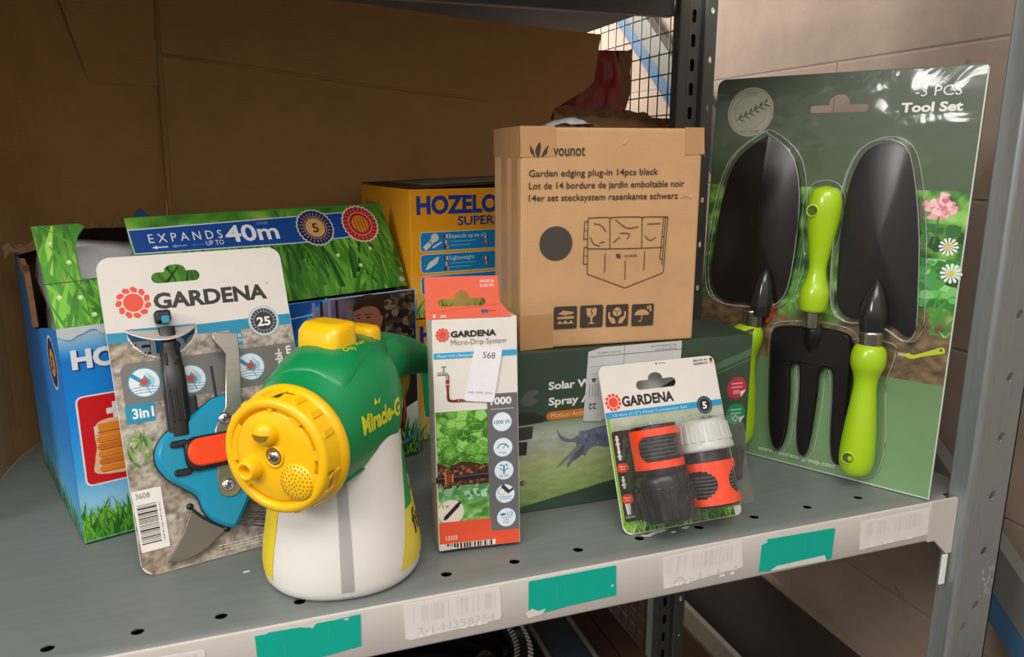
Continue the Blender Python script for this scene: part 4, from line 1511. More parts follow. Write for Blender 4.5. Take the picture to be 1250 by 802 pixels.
# weeds and lines of small print at the foot
P.grass((0.003, 0.088, 0.036, 0.1330), 90, 0.006, 0.017, 0.0022, ['5a8a34', '7da64a', '3c6a24', '8fae5a'], 14, base=(0.086, 0.120), lean=1.3)
P.grass((0.020, 0.1935, 0.050, 0.2060), 16, 0.006, 0.014, 0.003, ['6b8a44', '93a85c', 'b08a3a'], 15, base=(0.184, 0.196), lean=.8)
for k in range(3):
    v = 0.0095 - .0026 * k
    for j in range(20):
        u = 0.064 + .0047 * j
        P.rect(u, v, u + .0039, v + .0011, 'd8d2c8')
mb.build('backing_card', pk)
mb = MB()
mb.prism([(0.0008, 0.0745), (0.0247, 0.0745), (0.0252, 0.0210), (0.0021, 0.0210)], -0.0010, -0.0007, 'print_matte', col=lin('e9e4e0'))
P = Panel(mb, m='print_matte', y=0)
P.off = 0.0011
P.text('3608', 0.0036, 0.0672, 0.0045, 0.0115, '6a6664', 0.0)
P.barcode(0.0035, 0.0275, 0.0192, 0.0632, True, seed=5)
P.barcode(0.0210, 0.0275, 0.0222, 0.0620, True, '8a8582', seed=6)
mb.build('barcode_label', pk)
# card tongue bent out over the handle
mb = MB()
vs_, fs = [], []
N = 16
for k in range(N + 1):
    t = k / N
    u = 0.0160 + 0.0590 * t
    vs_ += [(u, -0.0004, 0.2168 - .0010 * t), (u, -0.0185 * math.sin(PI * t) ** .8 - .0006, 0.2155 - 0.0125 * math.sin(PI * t) ** .8 - .0008 * t)]
for k in range(N):
    fs.append((2 * k, 2 * k + 1, 2 * k + 3, 2 * k + 2))
mb.add(vs_, fs, 'print', lin('b3b0a8'))
mb.add([(p[0], p[1], p[2] - .0010) for p in vs_], [tuple(reversed(f)) for f in fs], 'print', lin('dcd9d2'))
edge = [vs_[2 * k + 1] for k in range(N + 1)]
mb.add([q for p in edge for q in (p, (p[0], p[1], p[2] - .0010))], [(2 * k, 2 * k + 2, 2 * k + 3, 2 * k + 1) for k in range(N)], 'print', lin('e6e2dc'))
mb.add([q for k in range(N + 1) for q in ((vs_[2 * k][0], vs_[2 * k][1] - .0001, vs_[2 * k][2] + .0003), tuple(Vector(vs_[2 * k]).lerp(Vector(vs_[2 * k + 1]), .22) + Vector((0, 0, .0003))))], [(2 * k, 2 * k + 2, 2 * k + 3, 2 * k + 1) for k in range(N)], 'print', lin('1790b4'))
mb.build('card_tongue', pk)
# handle
mb = MB()
T = Matrix.Translation((0, -0.010, 0))
mb.prism(rrect(0.0400, 0.2185, 0.0535, 0.2302, 0.0030), -0.014, -0.003, 'black', bevel=0.002)
mb.prism(rrect(0.0448, 0.2172, 0.0515, 0.2245, 0.0018), -0.0155, -0.0135, 'teal', bevel=0.0006)
rings = []
for (v, cu, hw, hd) in ((0.2140, 0.0482, 0.0070, 0.0055), (0.1950, 0.0480, 0.0070, 0.0055), (0.1935, 0.0480, 0.0086, 0.0066), (0.1780, 0.0480, 0.0090, 0.0068), (0.1765, 0.0480, 0.0098, 0.0074), (0.1600, 0.0478, 0.0101, 0.0078), (0.1250, 0.0464, 0.0100, 0.0078), (0.1150, 0.0460, 0.0098, 0.0076)):
    rg = []
    for k in range(24):
        a = 2 * PI * k / 24
        c, s = math.cos(a), math.sin(a)
        rg.append((cu + hw * math.copysign(abs(c) ** .6, c), -0.010 + hd * math.copysign(abs(s) ** .6, s), v))
    rings.append(rg)
mb.loft(rings, 'black')
for (du, v0, v1) in ((-0.0055, 0.128, 0.158), (-0.0008, 0.128, 0.158), (0.0042, 0.128, 0.158), (-0.004, 0.180, 0.191), (0.0035, 0.180, 0.191)):
    mb.box(0.0470 + du - .0011, 0.0470 + du + .0011, -0.0192, -0.0165, v0, v1, 'black', 0.0007)
mb.lathe([(0.0016, 0), (0.0016, .0008), (0.0001, .001)], 'grey_dark', Matrix.Translation((0.0520, -0.0172, 0.185)) @ Matrix.Rotation(PI / 2, 4, 'X'), 12)
mb.box(0.0545, 0.0640, -0.013, -0.006, 0.1180, 0.1500, 'black', 0.002)
handle_mb = mb
# teal body
body = smooth_curve([(0.0980, 0.1440), (0.0797, 0.1440), (0.0700, 0.1392), (0.0560, 0.1310), (0.0448, 0.1255), (0.0318, 0.1173), (0.0240, 0.1062), (0.0232, 0.0937), (0.0303, 0.0794), (0.0425, 0.0681), (0.0521, 0.0583), (0.0553, 0.0457), (0.0617, 0.0344), (0.0768, 0.0247), (0.0839, 0.0298), (0.0982, 0.0528), (0.1080, 0.0750), (0.1120, 0.1000), (0.1090, 0.1280)], 4)
mb = MB()
mb.prism(body, -0.017, -0.006, 'teal', bevel=0.0035)
knife = mb.build('weeding_knife', pk)
handle_mb.build('handle', knife)
mb = MB()
mb.prism(offset_loop(body, 0.0008), -0.0062, -0.0025, 'black')
mb.build('rubber_edge', knife)
mb = MB()
cres = [(0.0690, 0.0858), (0.0700, 0.1180), (0.0665, 0.1230), (0.0670, 0.1300)]
strip = [(0.0839, 0.2037), (0.1070, 0.2010), (0.1062, 0.1800), (0.1010, 0.1337), (0.0960, 0.1150), (0.0920, 0.0850), (0.0895, 0.0650)] + \
        [(0.0793 + 0.0103 * math.cos(a), 0.0630 + 0.0103 * math.sin(a)) for a in [-PI * k / 10 for k in range(1, 10)]] + \
        [(0.0690, 0.0650), (0.0712, 0.0850), (0.0740, 0.1150), (0.0760, 0.1190), (0.0800, 0.1250), (0.0858, 0.1337), (0.0932, 0.1818), (0.0900, 0.1870), (0.0853, 0.1942)]
mb.prism(strip, -0.0192, -0.0170, 'steel', bevel=0.0008)
mb.build('steel_hook', knife)
for (su, sv) in ((0.0780, 0.0640), (0.0838, 0.1236)):
    mb = MB()
    T = Matrix.Translation((su, -0.0192, sv)) @ Matrix.Rotation(PI / 2, 4, 'X')
    mb.lathe([(0.0058, 0.0), (0.0054, 0.0012), (0.0040, 0.0021), (0.0001, 0.0025)], 'chrome', T, 20)
    for a in (0.4, 0.4 + PI / 2):
        mb.box(-0.0032, 0.0032, -0.0007, 0.0007, 0.0022, 0.0027, 'grey_dark', T=T @ Matrix.Rotation(a, 4, 'Z'))
    mb.build('screw', knife)
mb = MB()
mb.prism(rrect(0.0455, 0.0818, 0.0950, 0.1122, 0.010), -0.0225, -0.0165, 'black', bevel=0.002)
for v in (0.1085, 0.0832):
    mb.prism(rrect(0.0350, v - .0030, 0.0500, v + .0030, 0.0029), -0.0205, -0.0165, 'black', bevel=0.001)
mb.build('latch_frame', knife)
mb = MB()
mb.prism(rrect(0.0478, 0.0852, 0.0985, 0.1104, 0.0115), -0.0262, -0.0225, 'orange', bevel=0.0016)
mb.box(0.0770, 0.0792, -0.0272, -0.0258, 0.0890, 0.1040, 'orange', 0.0006)
mb.box(0.0845, 0.0867, -0.0272, -0.0258, 0.0890, 0.1040, 'orange', 0.0006)
mb.build('latch', knife)
mb = MB()
bl = smooth_curve([(0.0450, 0.0470), (0.0720, 0.0275), (0.0640, 0.0190), (0.0520, 0.0110), (0.0390, 0.0072), (0.0277, 0.0066), (0.0206, 0.0088)], 5, False) + smooth_curve([(0.0206, 0.0092), (0.0270, 0.0170), (0.0350, 0.0280), (0.0410, 0.0390), (0.0450, 0.0470)], 4, False)[:-1]
mb.prism(bl, -0.0085, -0.0068, 'blade', bevel=0.0007)
mb.build('blade', knife)
mb = MB()
mb.tube(smooth_curve([(0.0450, -0.008, 0.0515), (0.0500, -0.0085, 0.0440), (0.0590, -0.0085, 0.0350), (0.0726, -0.008, 0.0248)], 5, False), 0.0013, 'black', 8)
for (u, v) in ((0.0450, 0.0515), (0.0726, 0.0245)):
    mb.lathe([(0.0030, 0), (0.0030, .003), (0.0001, .0036)], 'black', Matrix.Translation((u, -0.0062, v)) @ Matrix.Rotation(PI / 2, 4, 'X'), 14)
mb.build('wire_tie', pk)
mb = MB()
r = random.Random(21)
for k in range(34):
    v0 = 0.085 - 0.058 * k / 33
    u0 = 0.1035 - 0.014 * k / 33
    ln = 0.022 + r.uniform(0, .008)
    a = -0.05 - 0.42 * k / 33 + r.uniform(-.05, .05)
    mb.tube([(u0 - .010, -0.009, v0), (u0 + ln * math.cos(a), -0.006 + r.uniform(-.002, .002), v0 + ln * math.sin(a))], 0.00042, 'grey_dark', 5)
o = mb.build('wire_brush', knife)

# ------------------------------------------------------------------ spray feeder bottle
SPM = frame(0.0622, 0.0815, 0.0004, -0.6776, 0.0)
sp = empty('garden_sprayer', SPM, 'white bottle sprayer with a green body and a big yellow spray dial', 'sprayer')
SE = 2.6
BPROF = [(0.0, 0.0600), (0.0015, 0.0645), (0.006, 0.0680), (0.018, 0.0690), (0.035, 0.0670), (0.060, 0.0625), (0.090, 0.0573), (0.118, 0.0545), (0.130, 0.0535)]
BOT_ROT = math.radians(0)

def bottle_r(z):
    return float(np.interp(z, [p[0] for p in BPROF], [p[1] for p in BPROF]))

def bottle_pt(az, z, off=0.0):
    r_ = bottle_r(z) + off
    # slightly flattened sides: a soft square turned to the level window
    a = az - math.radians(-57)
    c, s = abs(math.cos(a)), abs(math.sin(a))
    k = (c ** SE + s ** SE) ** (-1 / SE)
    k = 0.62 + 0.38 * k
    return (r_ * k * math.cos(az), r_ * k * math.sin(az), z)

mb = MB()
rings = []
zs = [0.0, .0006, .0015, .003, .006, .011, .018, .026, .035, .047, .060, .075, .090, .104, .118, .130]
for z in zs:
    rings.append([bottle_pt(2 * PI * k / 72, z) for k in range(72)])
mb.loft(rings, 'white_plastic')
mb.build('bottle', sp)

def bottle_patch(name, az0, az1, z0, z1, m, off=0.0004, cols=None, fn=None, narrow=0.0, slant=0.0):
    mb = MB()
    NA, NZ = 14, 16
    P = Panel(mb, lambda u, v, o: bottle_pt(u, v, o + off))
    vs_, fs = [], []
    for j in range(NZ + 1):
        for i in range(NA + 1):
            z = z0 + (z1 - z0) * j / NZ
            az = az0 + (narrow + slant) * (j / NZ) + (az1 - az0 - (2 * narrow + slant) * (j / NZ)) * i / NA
            vs_.append(bottle_pt(az, z, off))
    for j in range(NZ):
        for i in range(NA):
            k = j * (NA + 1) + i
            fs.append((k, k + 1, k + NA + 2, k + NA + 1))
    mb.add(vs_, fs, m, lin(cols) if cols else (1, 1, 1), True)
    if fn:
        fn(P)
    return mb.build(name, sp)

CAZ = math.atan2(-0.543, 0.357)   # towards the photographer
AZ0 = CAZ + math.radians(1.5)
bottle_patch('level_window', AZ0 - .075, AZ0 + .075, 0.004, 0.124, 'level')
def left_lbl(P):
    for k in range(20):
        v = 0.094 - .0039 * k
        P.poly([(CAZ - 1.52, v), (CAZ - 1.15 - .07 * ((k * 3) % 4) / 4, v), (CAZ - 1.15 - .07 * ((k * 3) % 4) / 4, v + .0012), (CAZ - 1.52, v + .0012)], '8a7a20')
o = bottle_patch('label', CAZ - 1.62, CAZ - 0.97, 0.012, 0.104, 'print', cols='f2d81e', fn=left_lbl, narrow=-0.04)
o['label'] = 'yellow instruction label'
def right_lbl(P):
    def strip(v0, v1, d0, d1, c):
        # band of the label between two heights, from its slanting edge (+d0) to +d1
        for k in range(8):
            a, b = v0 + (v1 - v0) * k / 8, v0 + (v1 - v0) * (k + 1) / 8
            ea = [CAZ + 0.70 + 0.56 * (v - 0.014) / 0.10 for v in (a, b)]
            for j in range(8):
                w0, w1 = d0 + (d1 - d0) * j / 8, d0 + (d1 - d0) * (j + 1) / 8
                P.poly([(ea[0] + w0, a), (ea[0] + w1, a), (ea[1] + w1, b), (ea[1] + w0, b)], c)
            P.off -= P.step * 7
    strip(0.062, 0.113, 0.0, 0.28, '0c9a4c')
    strip(0.070, 0.113, 0.16, 0.9, '2b2a24')
    strip(0.074, 0.084, 0.26, 0.40, 'cfc8b8')
    P.text('fe', CAZ + 1.10, 0.036, 0.022, 0.34, '1c1c18', 0.03)
o = bottle_patch('label', CAZ + 0.70, CAZ + 2.1, 0.014, 0.114, 'print', cols='e9d84a', fn=right_lbl, slant=0.56)
o['label'] = 'yellow and green front label'

# green body: rings along the spraying direction (local y)
def ring_xz(y, zc, hh, hw, e=2.3, tilt=0.0, n=40):
    out = []
    for k in range(n):
        a = 2 * PI * k / n
        c, s = math.cos(a), math.sin(a)
        x = hw * math.copysign(abs(c) ** (2 / e), c)
        h = hh * math.copysign(abs(s) ** (2 / e), s)
        out.append((x + 0.004 * 0, y - h * math.sin(tilt), zc + h * math.cos(tilt)))
    return out
GR = [(-0.0700, 0.1370, 0.0470, 0.0470, 2.0, 0), (-0.0600, 0.1385, 0.0490, 0.0485, 2.05, 0), (-0.0400, 0.1445, 0.0545, 0.0500, 2.2, 0), (-0.0180, 0.1500, 0.0555, 0.0520, 2.35, 0),
      (0.0060, 0.1520, 0.0535, 0.0535, 2.6, 0), (0.0210, 0.1530, 0.0505, 0.0490, 2.6, 0), (0.0310, 0.1550, 0.0475, 0.0385, 2.4, 0.0), (0.0400, 0.1605, 0.0410, 0.0290, 2.2, 0.03), (0.0520, 0.1670, 0.0325, 0.0240, 2.15, 0.08),
      (0.0720, 0.1705, 0.0275, 0.0240, 2.1, 0.12), (0.0880, 0.1710, 0.0240, 0.0215, 2.1, 0.14), (0.1140, 0.1650, 0.0225, 0.0195, 2.1, 0.24), (0.1440, 0.1560, 0.0215, 0.0185, 2.1, 0.36), (0.1720, 0.1430, 0.0210, 0.0180, 2.1, 0.62),
      (0.1910, 0.1230, 0.0200, 0.0175, 2.1, 1.05), (0.1975, 0.1000, 0.0190, 0.0170, 2.1, 1.45), (0.1980, 0.0800, 0.0170, 0.0160, 2.1, 1.55)]
GX = 0.004
mb = MB()
# interpolate for smoothness
G2 = smooth_curve([g for g in GR], 3, False)
mb.loft([[(p[0] + GX, p[1], p[2]) for p in ring_xz(*g)] for g in G2], 'green')
mb.build('body', sp)

def body_side(y, z, off):
    ys = [g[0] for g in GR[:9]]
    zc = np.interp(y, ys, [g[1] for g in GR[:9]]); hh = np.interp(y, ys, [g[2] for g in GR[:9]])
    hw = np.interp(y, ys, [g[3] for g in GR[:9]]); e = np.interp(y, ys, [g[4] for g in GR[:9]])
    q = min(0.999, abs(z - zc) / hh)
    return (GX + (hw * (1 - q ** e) ** (1 / e)) + off, y, z)

def body_top(x, y, off):
    ys = [g[0] for g in GR]
    zc = np.interp(y, ys, [g[1] for g in GR]); hh = np.interp(y, ys, [g[2] for g in GR])
    hw = np.interp(y, ys, [g[3] for g in GR]); e = np.interp(y, ys, [g[4] for g in GR])
    q = min(0.999, abs(x - GX) / hw)
    return (x, y, zc + hh * (1 - q ** e) ** (1 / e) + off)

mb = MB()
P = Panel(mb, lambda u, v, off: body_side(u, v, off + 0.0004))
P.text('Miracle-Gro', -0.0450, 0.1440, 0.0160, 0.0660, 'd8d52a', 0.045, rot=0.03)
P.poly([(-.0280, 0.1632), (-.0255, 0.1690), (-.0235, 0.1640)], 'cfd84a')
P.poly([(-.0232, 0.1640), (-.0190, 0.1680), (-.0212, 0.1630)], 'cfd84a')
mb.build('brand_lettering', sp)
# lower seam line of the body, over the bottle
mb = MB()
pts = []
for k in range(21):
    y = -0.066 + 0.112 * k / 20
    z = 0.1085 + 0.004 * k / 20
    p = body_side(y, z, 0.0006)
    pts.append(p)
mb.tube(pts, 0.0011, 'green', 6)
mb.build('seam', sp)
# raised top plate with the two yellow controls
mb = MB()
pl = [(-0.034, -0.052), (0.010, -0.050), (0.034, -0.050), (0.0405, -0.040), (0.036, 0.000), (0.030, 0.034), (0.018, 0.058), (-0.012, 0.058), (-0.030, 0.034), (-0.040, -0.035)]
plc = smooth_curve(pl, 4)
N = len(plc)
vs_, fs = [], []
rngs = (1.0, 0.985, 0.96, 0.7, 0.4, 0.05)
offs = (-0.001, 0.0012, 0.0020, 0.0020, 0.0020, 0.0020)
for s, o_ in zip(rngs, offs):
    for (x, y) in plc:
        vs_.append(body_top(0.001 + (x - 0.001) * s, 0.0 + y * s, o_))
for k in range(len(rngs) - 1):
    for i in range(N):
        j = (i + 1) % N
        fs.append((k * N + i, k * N + j, (k + 1) * N + j, (k + 1) * N + i))
mb.add(vs_, fs, 'green', smooth=True)
P = Panel(mb, lambda u, v, off: body_top(u, v, off + 0.0023), m='print')
P.text('Only', 0.026, -0.022, 0.0050, 0.012, 'c8cf30', 0.02, rot=1.2)
P.text('Water', 0.028, -0.006, 0.0050, 0.014, 'c8cf30', 0.02, rot=1.6)
P.text('Feed', 0.019, 0.044, 0.0040, 0.010, 'c8cf30', 0.02, rot=2.2)
mb.build('control_plate', sp)
mb = MB()
T = Matrix.Translation((-0.001, -0.006, 0.206)) @ Matrix.Rotation(-0.22, 4, 'Z')
rings = []
for z, kx, ky in ((-0.006, 1, 1), (0.0, 1.0, 1.0), (0.010, .97, .95), (0.0145, .92, .89), (0.0165, .84, .78), (0.0172, .6, .5)):
    rg = []
    for k in range(32):
        a = 2 * PI * k / 32
        c, s = math.cos(a), math.sin(a)
        rg.append(T @ Vector((0.0235 * kx * math.copysign(abs(c) ** .45, c), 0.0165 * ky * math.copysign(abs(s) ** .55, s) + (.003 if z > .01 else 0), z)))
    rings.append(rg)
mb.loft(rings, 'yellow')
o = mb.build('slide_button', sp)
mb = MB()
T = Matrix.Translation((0.000, 0.046, 0.2015)) @ Matrix.Rotation(-0.15, 4, 'Z')
rings = []
for z, k_ in ((-0.005, 1), (0.0015, 1.0), (0.0055, .95), (0.0075, .82), (0.0080, .5)):
    rg = []
    for k in range(28):
        a = 2 * PI * k / 28
        c, s = math.cos(a), math.sin(a)
        rg.append(T @ Vector((0.0185 * k_ * math.copysign(abs(c) ** .6, c), 0.0105 * k_ * math.copysign(abs(s) ** .6, s), z)))
    rings.append(rg)
mb.loft(rings, 'yellow')
mb.build('lock_button', sp)
mb = MB()
rings = []
for (z, y, hy, hx) in ((0.152, 0.096, 0.030, 0.010), (0.144, 0.098, 0.027, 0.0105), (0.134, 0.099, 0.0225, 0.010), (0.126, 0.098, 0.016, 0.009), (0.121, 0.096, 0.007, 0.006)):
    rings.append([(GX + hx * math.cos(2 * PI * k / 24), y + hy * math.sin(2 * PI * k / 24), z) for k in range(24)])
mb.loft(rings, 'amber')
mb.build('trigger', sp)

# dial: local frame at the centre of the face (x right, y into the body, z up)
DLM = SPM @ Matrix.Translation((0.0045, -0.0925, 0.1372)) @ Matrix.Rotation(0.05, 4, 'Y')
AX = Matrix.Rotation(-PI / 2, 4, 'X')   # lathe axis z -> +y
mb = MB()
mb.lathe([(0.0375, 0.0042), (0.0382, 0.0004), (0.0400, -0.0010), (0.0430, -0.0008), (0.0452, 0.0006), (0.0462, 0.0030), (0.0466, 0.0160), (0.0480, 0.0185), (0.0500, 0.0200), (0.0503, 0.0240), (0.0495, 0.0262), (0.0470, 0.0275)], 'yellow', AX, 72)
for k in range(18):
    a = 2 * PI * (k + .5) / 18
    T = Matrix.Rotation(a, 4, 'Y') @ Matrix.Translation((0.0466, 0.0105, 0))
    if k in (13, 4, 17):
        continue
    mb.box(-0.0010, 0.0009, -0.0065, 0.0065, -0.0026, 0.0026, 'yellow', 0.0006, T=T)
dial = mb.build('spray_dial', sp, DLM)
mb = MB()
P = Panel(mb, lambda u, v, off: ((0.0468 + off) * math.sin(u), v, (0.0468 + off) * math.cos(u)))
P.text('FLAT', 0.02, 0.0130, 0.0030, 0.16, '2a2a18', 0.02)
for k in range(5):
    P.line([(-.035 + .02 * k, 0.0030), (0.0 + .004 * k, 0.0105)], 0.006, '2a2a18')
mb.build('flat_marking', dial, DLM)
mb = MB()
P = Panel(mb, lambda u, v, off: ((0.0468 + off) * math.sin(u), v, (0.0468 + off) * math.cos(u)))
P.text('SHOWER', 1.78, 0.0065, 0.0030, 0.26, '2a2a18', 0.02)
for k in range(4):
    P.line([(1.66 + .018 * k, 0.0030), (1.70 + .005 * k, 0.0105)], 0.006, '2a2a18')
mb.build('shower_marking', dial, DLM)
mb = MB()
mb.lathe([(0.0352, 0.0052), (0.0352, 0.0010), (0.0345, 0.0006), (0.020, 0.0000), (0.0001, 0.0000)], 'yellow', AX, 64)
# floor of the groove and four bridges
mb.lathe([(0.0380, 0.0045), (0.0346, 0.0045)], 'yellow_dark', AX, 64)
for a0, a1 in ((0.10, 0.32), (0.9, 1.15), (2.55, 3.4), (1.62, 1.70), (3.95, 4.0), (5.35, 6.1)):
    n = 10
    vs_, fs = [], []
    for k in range(n + 1):
        a = a0 + (a1 - a0) * k / n
        for rr in (0.0340, 0.0385):
            vs_.append((rr * math.cos(a), 0.0004, rr * math.sin(a)))
    mb.add(vs_, [(2 * k, 2 * k + 1, 2 * k + 3, 2 * k + 2) for k in range(n)], 'yellow', smooth=True)
mb.build('dial_face', dial, DLM)
def spout(name, u, v, prof, m='yellow', n=28, T2=None):
    mb = MB()
    T = Matrix.Translation((u, 0.0, v)) @ Matrix.Rotation(PI / 2, 4, 'X')
    mb.lathe(prof, m, T if T2 is None else T @ T2, n)
    return mb
mb = spout('jet_nozzle', -0.0195, -0.0118, [(0.0095, -0.0005), (0.0088, 0.0040), (0.0078, 0.0095), (0.0068, 0.0105), (0.0048, 0.0102), (0.0044, 0.0090), (0.0036, 0.0020), (0.0001, 0.0018)])
mb.build('jet_nozzle', dial, DLM)
mb = spout('fan_nozzle', -0.0060, 0.0185, [(0.0100, -0.0005), (0.0096, 0.0030), (0.0088, 0.0062), (0.0062, 0.0085), (0.0001, 0.0092)])
mb.build('fan_nozzle', dial, DLM)
mb = MB()
sl_ = [(-0.0150, 0.0205), (-0.0105, 0.0187), (-0.0060, 0.0196), (0.0005, 0.0212), (0.0030, 0.0210), (0.0005, 0.0172), (-0.0050, 0.0150), (-0.0110, 0.0162)]
sl_ = [(-0.0128, 0.0186), (-0.0060, 0.0190), (0.0012, 0.0196), (-0.0010, 0.0152), (-0.0055, 0.0138), (-0.0100, 0.0152)]
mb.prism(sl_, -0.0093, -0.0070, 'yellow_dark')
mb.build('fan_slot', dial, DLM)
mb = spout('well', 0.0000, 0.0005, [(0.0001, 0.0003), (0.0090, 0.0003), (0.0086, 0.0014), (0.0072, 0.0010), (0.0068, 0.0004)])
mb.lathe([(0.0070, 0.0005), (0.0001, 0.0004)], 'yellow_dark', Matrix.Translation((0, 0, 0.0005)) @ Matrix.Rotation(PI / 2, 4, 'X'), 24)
mb.build('screw_well', dial, DLM)
mb = MB()
T = Matrix.Translation((0.0005, -0.0006, 0.0003)) @ Matrix.Rotation(PI / 2, 4, 'X')
mb.lathe([(0.0052, 0.0), (0.0048, 0.0016), (0.0034, 0.0025), (0.0001, 0.0028)], 'chrome', T, 22)
for a in (0.7, 0.7 + PI / 2):
    mb.box(-0.0030, 0.0030, -0.0008, 0.0008, 0.0024, 0.0030, 'grey_dark', T=T @ Matrix.Rotation(a, 4, 'Z'))
mb.build('screw', dial, DLM)
mb = MB()
T = Matrix.Translation((0.0205, 0.0, -0.0165)) @ Matrix.Rotation(PI / 2, 4, 'X')
mb.lathe([(0.0150, -0.0004), (0.0146, 0.0010), (0.0120, 0.0028), (0.0070, 0.0040), (0.0001, 0.0045)], 'yellow', T, 36)
for rr, cnt in ((0.0018, 4), (0.0048, 9), (0.0078, 14), (0.0108, 20), (0.0132, 26)):
    h = float(np.interp(rr, [0, .007, .012, .0146], [.0045, .0040, .0028, .0010])) + .00025
    for k in range(cnt):
        a = 2 * PI * k / cnt
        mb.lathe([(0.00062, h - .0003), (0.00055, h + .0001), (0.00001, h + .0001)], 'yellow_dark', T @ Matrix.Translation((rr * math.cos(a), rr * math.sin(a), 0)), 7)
mb.build('shower_rose', dial, DLM)

# ------------------------------------------------------------------ slim drip-irrigation carton
DRM = frame(0.146, 0.0651, 0.0042, -0.1125, 0.075)
dr = empty('drip_filter_box', DRM, 'slim white carton with an orange hang tab and leafy print, beside the sprayer', 'box')
DW, DH, DD = 0.0766, 0.2144, 0.044
mb = MB()
mb.box(0, DW, 0, DD, 0, DH, 'print', 0.0008, 2, col=lin('e7e2da'))
P = Panel(mb)
P.rect(0.0008, 0.0008, DW - .0008, DH - .0008, 'e7e2da')
# lettuce picture
def leaf_bg(a, b):
    return ramp(vnoise(a, b, 8, 41, 3, 12), [(.2, '2d5a1c'), (.5, '4f8a2c'), (.8, '86b84a')])
P.photo(0.0008, 0.0560, 0.0478, 0.1305, 30, 50, leaf_bg)
P.step = 0.0000012
r = random.Random(17)
for k in range(95):
    cu, cv, rr = r.uniform(0.004, 0.045), r.uniform(0.086, 0.1290), r.uniform(0.0035, 0.0085)
    ph = r.uniform(0, 6.28)
    pts = []
    for i in range(18):
        a = 2 * PI * i / 18
        q = rr * (1 + 0.12 * math.sin(5 * a + ph) + r.uniform(-.05, .05))
        pts.append((cu + q * math.cos(a), cv + q * math.sin(a) * .9))
    pts = clip_poly(pts, (0.0008, 0.078, 0.0478, 0.1305))
    c = r.choice(['5fa336', '7fbf4c', '4b8c2c', '94cf62', '6aae3e', '3f7a24'])
    P.poly(pts, hexmix(c, '2c5a18', .35))
    P.poly(clip_poly([(cu + (p[0] - cu) * .88, cv + (p[1] - cv) * .88 + .0004) for p in pts], (0.0008, 0.078, 0.0478, 0.1305)), c)
    for j in range(3):
        a = ph + j * 2.1
        P.line([p for p in [(cu, cv), (cu + rr * .6 * math.cos(a), cv + rr * .6 * math.sin(a))] if 0.001 < p[0] < .0475 and .079 < p[1] < .13] or [(cu, cv), (cu, cv)], 0.0004, 'b2dc8a')
# soil and pipe
P.poly([(0.0008, 0.084), (0.010, 0.079), (0.024, 0.0835), (0.036, 0.0815), (0.0485, 0.0765), (0.0488, 0.056), (0.0008, 0.056)], '4a2c1c')
P.blobs((0.0010, 0.0570, 0.0486, 0.080), 170, 0.0006, 0.0018, ['7a4a30', '8f5a3c', '3a2014', '5d3826', 'a06a48'], 18)
P.line([(0.0010, 0.0676), (0.0484, 0.0690)], 0.0058, '2b1b22')
P.line([(0.0010, 0.0690), (0.0484, 0.0704)], 0.0010, '6a5460')
P.poly([(0.0075, 0.0645), (0.0150, 0.0648), (0.0150, 0.0722), (0.0075, 0.0720)], '8a3f24')
P.line([(0.0080, 0.0648), (0.0080, 0.0720)], 0.0010, 'd88a4a')
P.line([(0.0146, 0.0648), (0.0146, 0.0720)], 0.0010, 'd88a4a')
# lower leaves
P.photo(0.0008, 0.0270, 0.0492, 0.0585, 30, 22, lambda a, b: ramp(vnoise(a, b, 9, 44, 2, 6), [(.2, '3f7d3c'), (.45, '62a24a'), (.65, '86bd6a'), (.9, 'bfe0a8')]))
P.blobs((0.0010, 0.0470, 0.0488, 0.0610), 80, 0.0018, 0.0036, ['5f9f5a', '84b98a', '4b8a50', 'a5cfae', '6aa86a'], 19)
P.disc(0.0122, 0.0364, 0.0118, 'e6ddd0', 36)
P.rect(0.0000, 0.024, 0.0008, 0.05, 'e7e2da')
P.line([(0.0075, 0.0315), (0.0185, 0.0425)], 0.0038, '2f2226')
P.line([(0.0060, 0.0298), (0.0085, 0.0325)], 0.0022, '2f2226')
P.line([(0.0178, 0.0422), (0.0205, 0.0448)], 0.0026, '2f2226')
P.text('1x', 0.0045, 0.0408, 0.0038, 0.0062, 'b8342a', 0.01)
# orange foot, grey panel and pictograms
P.poly([(0.0008, 0.0008), (DW - .0008, 0.0008), (DW - .0008, 0.0215), (0.0492, 0.0215), (0.0492, 0.0272), (0.0008, 0.0272)], 'e85638')
P.poly(rrect(0.0492, 0.0140, DW - .0008, 0.1445, (0.0035, 0, 0, 0), 6), '6d6b6b')
P.rect(0.0478, 0.1306, 0.0494, 0.1445, '6d6b6b')
P.rect(0.0478, 0.0272, 0.0493, 0.1306, '6d6b6b')
P.text('13333', 0.0068, 0.0098, 0.0040, 0.0105, 'f3e0da', 0.01)
P.rect(0.0015, 0.0012, 0.0528, 0.0062, 'ece6e0')
P.barcode(0.0055, 0.0012, 0.0505, 0.0060, seed=8)
P.text('1000', 0.0508, 0.1345, 0.0068, 0.0195, 'f0eeec', 0.035)
P.rect(0.0512, 0.1298, 0.0722, 0.1304, 'c9c6c4')
